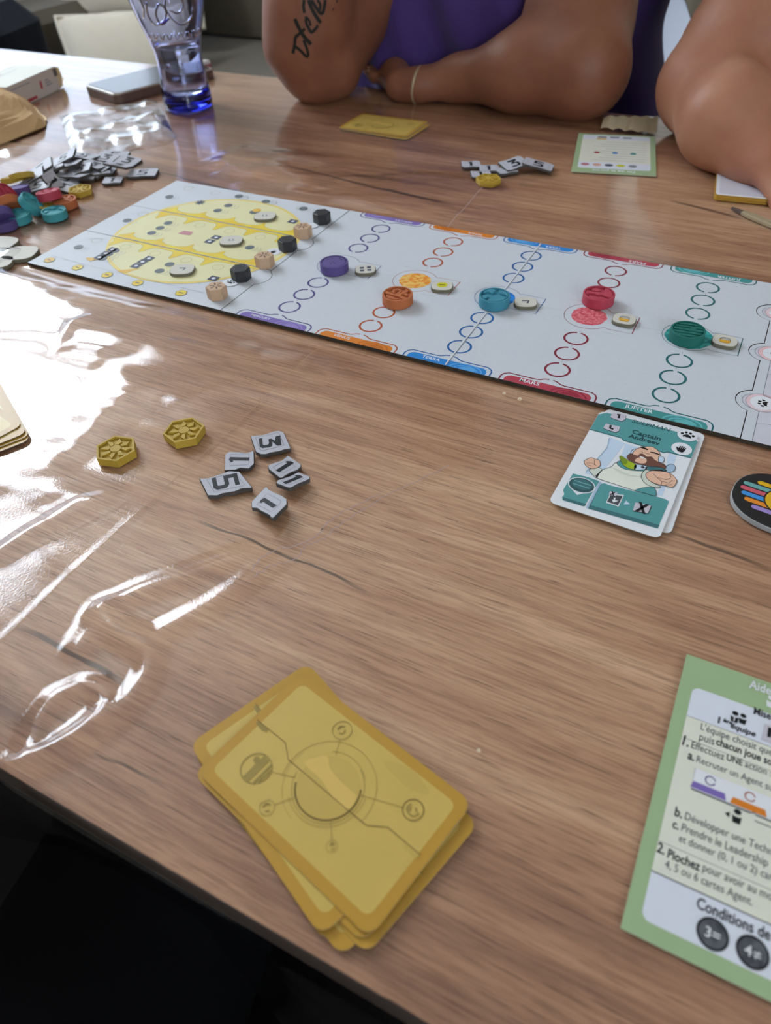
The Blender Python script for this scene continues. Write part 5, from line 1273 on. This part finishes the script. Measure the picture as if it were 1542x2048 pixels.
def cushion(label, c, rot, w_, h_, t):
    o = empty('cushion', c); o.rotation_euler = rot; tag(o, label, 'cushion', 'beige cushions on the sofa')
    b = MB(); pillow_mb(b, w_, h_, t, cushm); b.build('cushion_cover', o)
    b = MB(); pts = [((u)*w_/2*(1-.09*(1-abs(v))*u*u), v*h_/2*(1-.09*(1-abs(u))*v*v), 0) for u, v in [(-1+2*i/10, -1) for i in range(10)]+[(1, -1+2*i/10) for i in range(10)]+[(1-2*i/10, 1) for i in range(10)]+[(-1, 1-2*i/10) for i in range(11)]]
    b.tube(pts, .006, pipem, 6, False); b.build('piping', o); return o
c1 = aty(255, 100, 1.86); cushion('beige cushion with a pointed piped corner lying behind the phone', (c1[0]+.02, c1[1], .505), (radians(48), 0, .72), .40, .27, .12)
c2 = aty(290, -10, 2.12); cushion('beige cushion leaning behind the pointed one', (c2[0]-.05, c2[1]+.0, .70), (radians(58), 0, .5), .46, .40, .16)
# dark bag at the left
bagm = mat('bag_navy', (26, 30, 40), .8, .2, .2, 60, .3, 800)
o = empty('backpack', (-1.98, 1.42, 0), .3); tag(o, 'dark navy bag standing at the upper left corner', 'bag')
b = MB(); b.prism(rrect(-.20, -.14, .20, .14, .08, 6), .0, .70, bagm, bev=.05); b.build('bag_body', o)
b = MB(); b.tube([(-.06, 0, .69), (-.05, 0, .74), (0, 0, .76), (.05, 0, .74), (.06, 0, .69)], .010, bagm, 8); b.build('carry_handle', o)
b = MB(); b.prism(rrect(-.14, -.18, .14, -.13, .02), .08, .36, bagm, bev=.01); b.build('front_pocket', o)
# ================================================================== TOKEN PILE AT THE LEFT
g = 'loose number tiles in the pile at the left'
def rt(num, px, py, z, ax, ay, rz, label): return far_tile(num, px, py, z, ax, ay, rz, label, g)
rt('5', 286, 347, .0002, 0, 0, .50, 'grey tile printed 5 lying alone at the right end of the pile')
rt('1', 226, 362, .0002, 0, 0, .55, 'small grey tile lying alone in front of the pile, left of the board corner')
rt('3', 256, 322, .0008, .06, .12, .1, 'dark tile at the right edge of the heap, just left of the lone 5 tile')
rt('3', 236, 331, .0075, -.25, .18, .35, 'light framed tile on top of the right end of the heap')
pile = [(212, 344, .0002, .10, .0, .3, '1'), (201, 346, .003, -.15, .1, .9, '1'), (186, 347, .002, .2, -.1, .2, '3'), (229, 310, .002, .0, .1, .4, '5'), (213, 316, .004, .1, .1, .2, '3'), (190, 322, .003, -.2, .3, .6, '3'),
        (167, 313, .008, -.25, .12, .2, '5'), (188, 330, .008, -.3, .25, .1, '3'), (168, 330, .009, -.1, .2, .8, '1'), (139, 330, .012, -.2, -.30, .5, '3'), (160, 340, .008, .1, -.35, .6, '3'), (150, 351, .006, -.25, -.1, .1, '5'),
        (174, 352, .003, .15, .1, .4, '1'), (131, 359, .004, -.1, .35, .2, '3'), (124, 371, .002, .15, .2, .2, '5'), (111, 338, .012, -.3, -.45, .9, '1'), (98, 347, .006, .0, -.2, .5, '1'),
        (104, 362, .010, .2, 1.05, .2, '1'), (148, 318, .006, .1, -.2, .1, '3'), (200, 336, .005, .1, .1, .1, '1')]
PL = ['small tile at the front right corner of the heap', 'small tile just behind the front right corner of the heap', 'tile at the front centre of the heap, nearest the gold hexagon token', 'wide dark tile at the far right back of the heap, behind the framed one', 'tile at the back right of the heap, beside the wide dark one', 'tile at the back of the heap, left of centre towards the glass', 'raised tile printed 5 at the back of the heap', 'topmost tile in the centre of the heap', 'small tile lying on top, left of the topmost centre tile', 'tilted tile on the upper left part of the heap', 'tile leaning left in the middle of the heap', 'wide pale tile above the front edge of the heap', 'small tile at the front edge of the heap, under the wide pale one', 'tile at the front left edge of the heap', 'wide tile at the front left, right behind the red disc and gold hexagon', 'small tile leaning steeply at the left side of the heap', 'small tile below the steep one at the left side of the heap', 'small tile standing on its edge behind the red disc', 'tile at the very back of the heap behind the bright tilted one', 'small tile buried in the centre right of the heap']
for i, (px, py, z, ax, ay, rz, n) in enumerate(pile): rt(n, px, py, z*.8, ax*.5, ay*.6 if ay < 1 else ay, rz, PL[i])
rt('5', 128, 317, .010, .12, -.38, .55, 'bright tilted tile standing up at the back of the heap')
rt('5', 82, 338, .010, .15, -.45, .75, 'largest bright tile leaning at the left end of the heap')
rt('5', 63, 356, .007, .10, -.40, .8, 'pinkish lit tile leaning between the left gold token and the heap')
rt('5', 77, 372, .005, .15, -.20, .5, 'bright white tile leaning behind the red disc')
# coloured discs
proto = {k: None for k in RELIEF}
def pile_disc(k, px, py, z, ax, ay, rz, label):
    q = at(px, py, z+TH*.9)
    return planet_token('planet_disc', k, TC[k], RELIEF[k], label, 'coloured discs in the pile', (q[0], q[1], ZB+z), (ax, ay, rz))
TC['sea'] = (70, 158, 168); RELIEF['sea'] = RELIEF['blue']
pile_disc('sea', 108, 424, .0003, 0, 0, .3, 'teal disc standing alone at the front right of the coloured pile')
pile_disc('sea', 36, 430, .0012, .06, -.04, 1.2, 'teal disc at the front of the coloured pile, second from the right')
pile_disc('orange', 129, 402, .0003, 0, 0, .4, 'orange disc partly under the red disc, right end of the coloured pile')
pile_disc('red', 97, 386, .0085, -.12, -.10, .5, 'red disc resting on the orange disc')
pile_disc('sea', 53, 402, .0080, -.25, .85, .3, 'teal disc tipped on its side in the middle of the coloured pile')
pile_disc('orange', 15, 404, .0100, -.45, -.65, .2, 'orange disc tipped steeply at the left photo edge')
pile_disc('red', 1, 384, .0120, -.2, .95, .1, 'dark red disc on edge at the left photo edge')
pile_disc('purple', 35, 378, .0040, -.1, -.1, .1, 'purple disc lying behind the tipped teal disc')
pile_disc('purple', 0, 428, .0080, -.5, -.75, .1, 'purple disc tipped at the left photo edge, below the orange one')
pile_disc('purple', 8, 444, .0003, 0, 0, .4, 'dark purple disc flat on the plastic at the front left of the pile')
sun_token(160, 379, 'gold hexagon token at the right of the coloured pile, behind the orange disc', 'gold sun tokens', rz=.2)
sun_token(23, 356, 'gold hexagon token tilted at the back left of the coloured pile', 'gold sun tokens', .008, (-.15, -.15, 0), rz=.4)
sun_token(43, 350, 'gold hexagon token behind the tilted one at the back left', 'gold sun tokens', .010, (-.30, -.3, 0), rz=.1)
sun_token(82, 412, 'gold hexagon token sunk between the teal, red and orange discs', 'gold sun tokens', .0015, (-.12, .1, 0), rz=.6)
# ================================================================== PAPER BAG
kraft = mat('kraft_paper', (196, 160, 116), .8, .15, .10, 25, .4, 300)
q = at(25, 262, 0); o = empty('paper_bag', (q[0], q[1], ZB+.0008)); tag(o, 'crumpled brown paper bag cut by the upper left photo edge', 'bag')
pb = [at(*p)[:2] for p in ((-150, 330), (70, 268), (92, 246), (78, 232), (44, 212), (-150, 205))]
pts2 = smooth_closed([(p[0]-q[0], p[1]-q[1]) for p in pb], 3)
cen = np.mean(pts2, 0)
b = MB(); rs = np.random.RandomState(4); NR = 12
V = []; n = len(pts2)
for j in range(NR+1):
    f = 1-j/NR
    for p in pts2:
        x, y = cen+(np.array(p)-cen)*f
        h = .030*(1-f**2.2)+.010*float(vnoise(np.array(x), np.array(y), 24, 38, 7, .5))*(1-f**6)*1.2+.006*abs(float(vnoise(np.array(x), np.array(y), 60, 40, 9, -.4)))
        V.append((x, y, max(h, .0005+.001*(1-f))))
F_ = [(j*n+i, j*n+(i+1) % n, (j+1)*n+(i+1) % n, (j+1)*n+i) for j in range(NR) for i in range(n)]
b.add(V, F_, kraft, False); b.add([(x, y, .0003) for x, y in pts2], [tuple(range(n))], kraft); b.build('bag_body', o)
b = MB(); b.line([(p[0], p[1]) for p in pts2[6:13]], .004, .0012, mat('kraft_edge', (214, 184, 142), .8)); b.build('folded_rim', o)
# ================================================================== CLEAR ZIP BAG
zipf = clear_film('clear_polybag', .24, 2.4, (.95, .95, .96, 1), .3, 300)
zc = [at(*p, .004)[:2] for p in ((118, 232), (312, 200), (352, 272), (150, 322))]
def zfn(u, v):
    p = (zc[0]*(1-u)+zc[1]*u)*(1-v)+(zc[3]*(1-u)+zc[2]*u)*v
    e = min(1, 8*u*(1-u)+.15)*min(1, 8*v*(1-v)+.15)
    x, y = np.array(p[0]), np.array(p[1])
    h = .010*e*(.6+1.2*float(vnoise(x, y, 30, 45, 12, .6)))+.004*float(vnoise(x, y, 60, 45, 13, -.5))+.0008*float(vnoise(x, y, 150, 130, 14, 0))
    return (p[0], p[1], ZB+.0012+max(h, 0)+.0006*sin(30*u))
b = MB(); b.grid(zfn, 70, 50, zipf); o = b.build('plastic_bag'); tag(o, 'crumpled clear plastic bag in front of the phone and glass', 'bag')
q = MB()
def edge(v0): return [Vector(zfn(i/40, v0))+Vector((0, 0, .0006)) for i in range(41)]
q.tube(edge(0.0), .0009, clear_film('zip_strip', .15, 5, (.9, .92, .95, 1)), 6); s_ = q.build('zip_strip', o)
# ================================================================== MEDICINE BOX
def frame2(A, B):      # local frame along A->B
    a = atan2(B[1]-A[1], B[0]-A[0]); return a
boxw = mat('box_white', (222, 222, 212), .6, .3, .03, 40, rgb2=None); boxs = mat('box_side', (196, 186, 176), .6, .3)
Hb = .027
A = at(13, 177, Hb); B = at(108, 135, Hb); a = frame2(A, B); Lb = float(np.hypot(*(B-A)[:2])); Db = .062
o = empty('medicine_box', (A[0], A[1], ZB), a); tag(o, 'white medicine carton with an open end flap at the upper left', 'box')
b = MB(); t = .0006
b.box(0, Lb, 0, t, 0, Hb, boxs); b.box(0, Lb, Db-t, Db, 0, Hb, boxw); b.box(0, Lb, 0, Db, 0, t, boxw); b.box(0, Lb, 0, Db, Hb-t, Hb, boxw); b.box(0, t, 0, Db, 0, Hb, boxs); b.build('carton', o)
fl = MB(); creamc = mat('box_inner', (206, 190, 150), .7)
fl.add([(Lb, .002, .0), (Lb, .002, Hb), (Lb+.014, .004, Hb*.85), (Lb+.017, .005, Hb*.45), (Lb+.012, .004, .001)], [(0, 1, 2, 3, 4), (4, 3, 2, 1, 0)], creamc); fl.build('end_flap', o)
fl = MB(); fl.grid(lambda u, v: (Lb+.022*v*(1-.3*abs(u-.5)), .004+(Db-.008)*u, .0008+.008*v*v), 8, 6, creamc); fl.build('end_flap', o)
P = MB()
def fx(pts, m_): P.add([(x, -.0002, z) for x, z in pts], [tuple(range(len(pts)))], m_)
rd = mat('box_red', (170, 50, 62), .6)
fx([(.012, .002), (.050, .002), (.050, .0055), (.012, .0055)], rd); fx([(.062, .010), (.066, .009), (.067, .019), (.063, .018)], rd)
for i in range(3): fx([(.074, .010+.003*i), (.088-.003*i, .010+.003*i), (.088-.003*i, .0114+.003*i), (.074, .0114+.003*i)], grey)
fx([(.096, .016), (.104, .016), (.104, .025), (.096, .025)], mat('box_print_dark', (90, 86, 84), .6)); fx([(.006, .0215), (.045, .0215), (.045, .0225), (.006, .0225)], grey)
P.add([(.03, .048, Hb+.0002), (.055, .048, Hb+.0002), (.055, .053, Hb+.0002), (.03, .053, Hb+.0002)], [(0, 1, 2, 3)], mat('box_print_pale', (206, 176, 172), .6))
P.line([(.0, .044), (.08, .044)], .0012, Hb+.0002, lgrey)
P.build('printed_label', o)
# ================================================================== PHONE
Tp = .0115
A = at(231, 191, Tp); B = at(166, 170, Tp); a = atan2(A[1]-B[1], A[0]-B[0]); wp = float(np.hypot(*(A-B)[:2]))
o = empty('mobile_phone', (B[0], B[1], ZB), a); tag(o, 'mobile phone with pale frame lying face up behind the clear bag', 'phone')
phf = mat('phone_frame', (186, 180, 170), .3, .6, metal=.7); phs = mat('phone_screen', (58, 52, 44), .12, .5); phb = mat('phone_case', (96, 72, 62), .5)
Lp = .158; wp = max(.072, wp)
b = MB(); b.prism(rrect(0, 0, wp, Lp, .010, 6), 0, Tp-.0020, phb, bev=.001); b.build('phone_case', o)
b = MB(); b.prism(rrect(.0006, .0006, wp-.0006, Lp-.0006, .0095, 6), Tp-.0020, Tp-.0003, phf, bev=.0006); b.build('phone_frame', o)
b = MB(); b.prism(rrect(.0035, .0035, wp-.0035, Lp-.0035, .0075, 6), Tp-.0004, Tp, phs); scr = b.build('phone_screen', o)
b = MB(); b.disc((wp/2, Lp-.006), .0018, Tp+.0001, ink, n=12); b.build('front_camera', scr)
# small pink cap
q = at(414, 150, 0); o = empty('small_cap', (q[0], q[1], ZB)); tag(o, 'small pink bottle cap with pale top behind the blue glass', 'cap')
b = MB(); b.lathe([(0, 0), (.0085, 0), (.0088, .012), (.0080, .0135)], mat('cap_pink', (150, 92, 92), .4), 20); b.build('cap_body', o)
b = MB(); b.lathe([(.0080, .0135), (.0070, .0165), (0, .017)], mat('cap_pale', (206, 200, 198), .3), 20); b.build('cap_top', o)
# ================================================================== DRINKING GLASS
def glass_mat(name, col, vol=None):
    m, nt, b = nodes(name); N = nt.nodes; L = nt.links
    b.inputs['Base Color'].default_value = lin(col); b.inputs['Roughness'].default_value = .02; b.inputs['IOR'].default_value = 1.45; b.inputs['Transmission Weight'].default_value = 1
    tc = N.new('ShaderNodeTexCoord'); nz = N.new('ShaderNodeTexNoise'); nz.inputs['Scale'].default_value = 60; L.new(tc.outputs['Object'], nz.inputs['Vector'])
    bp = N.new('ShaderNodeBump'); bp.inputs['Strength'].default_value = .08; bp.inputs['Distance'].default_value = .001; L.new(nz.outputs[0], bp.inputs['Height']); L.new(bp.outputs[0], b.inputs['Normal'])
    if vol:
        va = N.new('ShaderNodeVolumeAbsorption'); va.inputs[0].default_value = lin(vol[0]); va.inputs[1].default_value = vol[1]; L.new(va.outputs[0], N['Material Output'].inputs['Volume'])
    return m
gcol = glass_mat('blue_glass', (236, 240, 252), ((90, 120, 232), 75.))
q = at(379, 216, 0); o = empty('drinking_glass', (q[0], q[1], ZB+.0006)); tag(o, 'waisted blue-tinted glass with embossed script and water in it', 'glass')
outp = [(0, 0), (.026, 0), (.0300, .0015), (.0305, .006), (.0300, .020), (.0280, .040), (.0272, .052), (.0285, .064), (.0330, .080), (.0385, .096), (.0430, .112), (.0455, .128), (.0460, .145), (.0455, .160), (.0450, .168)]
inp = [(.0430, .1685), (.0435, .160), (.0440, .145), (.0434, .128), (.0408, .112), (.0363, .096), (.0308, .080), (.0264, .064), (.0250, .052), (.0256, .040), (.0270, .024), (.0250, .014), (.0, .012)]
def prof_r(prof, z):
    for (r0, z0), (r1, z1) in zip(prof[:-1], prof[1:]):
        if min(z0, z1) <= z <= max(z0, z1) and z0 != z1: return r0+(r1-r0)*(z-z0)/(z1-z0)
    return prof[-1][0]
b = MB(); b.lathe(outp+inp, gcol, 64); b.build('glass_body', o)
wt = glass_mat('water', (244, 246, 252)); wt.node_tree.nodes['Principled BSDF'].inputs['IOR'].default_value = 1.33
b = MB(); wz = .070
b.lathe([(0, .0122), (.0249, .0142), (.0269, .0242), (.0255, .040), (.0249, .052), (.0263, .064), (prof_r(inp, wz)-.0001, wz), (0, wz)], wt, 48); b.build('water', o)
# embossed script: loops wound on the upper wall, on the side turned to the viewer
em = MB(); a0 = atan2(-q[1], -q[0])
def onw(s_, z): r = prof_r(outp, z)+.0004; a_ = a0+s_/r; return Vector((r*cos(a_), r*sin(a_), z))
def stroke(pts, r): em.tube([onw(x, z) for x, z in [tuple(p) for p in smooth_open([Vector((x, z)) for x, z in pts], 5)]], r, gcol, 6)
stroke([(.022, .128), (.030, .120), (.026, .100), (.012, .092), (.002, .098), (-.004, .112), (.004, .124), (.014, .122), (.016, .110), (.008, .104), (0, .108)], .0010)
stroke([(-.002, .100), (-.012, .094), (-.016, .104), (-.010, .114), (-.004, .108), (-.008, .098), (-.020, .094), (-.026, .104), (-.024, .116)], .0012)
stroke([(.030, .132), (.020, .140), (.004, .138), (-.012, .128), (-.026, .126), (-.034, .134)], .0014)
stroke([(-.018, .118), (-.022, .132), (-.030, .140), (-.036, .128), (-.030, .112), (-.034, .100)], .0012)
stroke([(.034, .112), (.040, .124), (.036, .138), (.026, .146)], .0012); stroke([(.010, .132), (.014, .146), (.004, .152), (-.006, .144), (-.002, .134)], .0012)
for i in range(9): stroke([(-.034+.0085*i, .084), (-.032+.0085*i, .078), (-.028+.0085*i, .084)], .0008)
em.build('embossed_script', o)
# ================================================================== CARDS UNDER THE RIGHT HAND, TISSUE, STICK
A = at(1430, 389, .006); B = at(1542, 399, .006); a = atan2(B[1]-A[1], B[0]-A[0])
for i in range(6):
    o = empty('game_card', (A[0]+.0005*(i % 2), A[1]+.0004*((i*7) % 3), ZB+.0002+.00078*i), a+.008*((i*5) % 3-1))
    tag(o, ['lowest gold-edged card of the small deck under the right hand', 'second card from the bottom in the deck under the right hand', 'third card from the bottom in the deck under the right hand', 'fourth card from the bottom in the deck under the right hand', 'second card from the top of the deck under the right hand', 'top white card of the deck held under the right hand'][i], 'card', 'deck under the right hand')
    b = MB(); b.prism(rrect(0, 0, CL, CW, .003), 0, .0007, cardw if i == 5 else cy1, cy1); b.build('card_body', o)
    P = MB(); P.poly(rrect(.003, .003, CL-.003, CW-.003, .002), .00075, lav if i == 5 else cy2); P.build('printed_face', o)
tis = mat('tissue_cream', (206, 190, 160), .8, .2, .1, 60, .3, 300)
def tfn(u, v):
    p0, p1, p2, p3 = [at(*p)[:2] for p in ((1200, 262), (1312, 274), (1312, 252), (1205, 250))]
    p = (p0*(1-u)+p1*u)*(1-v)+(p3*(1-u)+p2*u)*v
    w_ = 1-.9*np.exp(-((u-.45)/.07)**2)*(1-v)
    return (p[0], p[1], ZB+.001+.005*v*w_+.002*abs(sin(14*u))+.003*abs(float(vnoise(np.array(p[0]), np.array(p[1]), 90, 70, 3))))
b = MB(); b.grid(tfn, 26, 8, tis); o = b.build('paper_scrap'); tag(o, 'thin crumpled cream paper scrap behind the far help sheet', 'paper')
A = at(1463, 417, .002); B = at(1560, 458, .002); a = atan2(B[1]-A[1], B[0]-A[0])
o = empty('wooden_stick', (A[0], A[1], ZB+.0002), a); tag(o, 'flat beige stick with a dark tip at the right photo edge below the hand', 'stick')
stm = mat('stick_beige', (166, 148, 118), .6, .3, .1, 200)
b = MB(); b.prism([(.012, -.0022), (.02, -.0035), (.13, -.0042), (.13, .0042), (.02, .0035), (.012, .0022)], 0, .0030, stm, bev=.0008); b.build('stick_body', o)
b = MB(); b.prism([(0, -.0004), (.012, -.0022), (.012, .0022), (0, .0004)], 0, .0024, mat('stick_tip', (84, 66, 60), .6), bev=.0002); b.build('stick_tip', o)
# crumbs near the board
for (px, py), s_ in (((1008, 791), .0011), ((1039, 803), .0014), ((957, 1505), .0009)):
    q = at(px, py, 0); b = MB(); b.lathe([(0, 0), (s_, .0002), (s_*.8, s_), (0, s_*1.1)], mat('crumb_cream', (226, 206, 176), .8), 6, smooth=False)
    o = b.build('crumb', None, (q[0], q[1], ZB+.0001)); tag(o, {1008: 'tiny pale crumb on the wood in front of the red banner, left one', 1039: 'tiny pale crumb on the wood in front of the red banner, right one', 957: 'tiny pale crumb on the wood right of the near yellow deck'}[px], 'crumb')
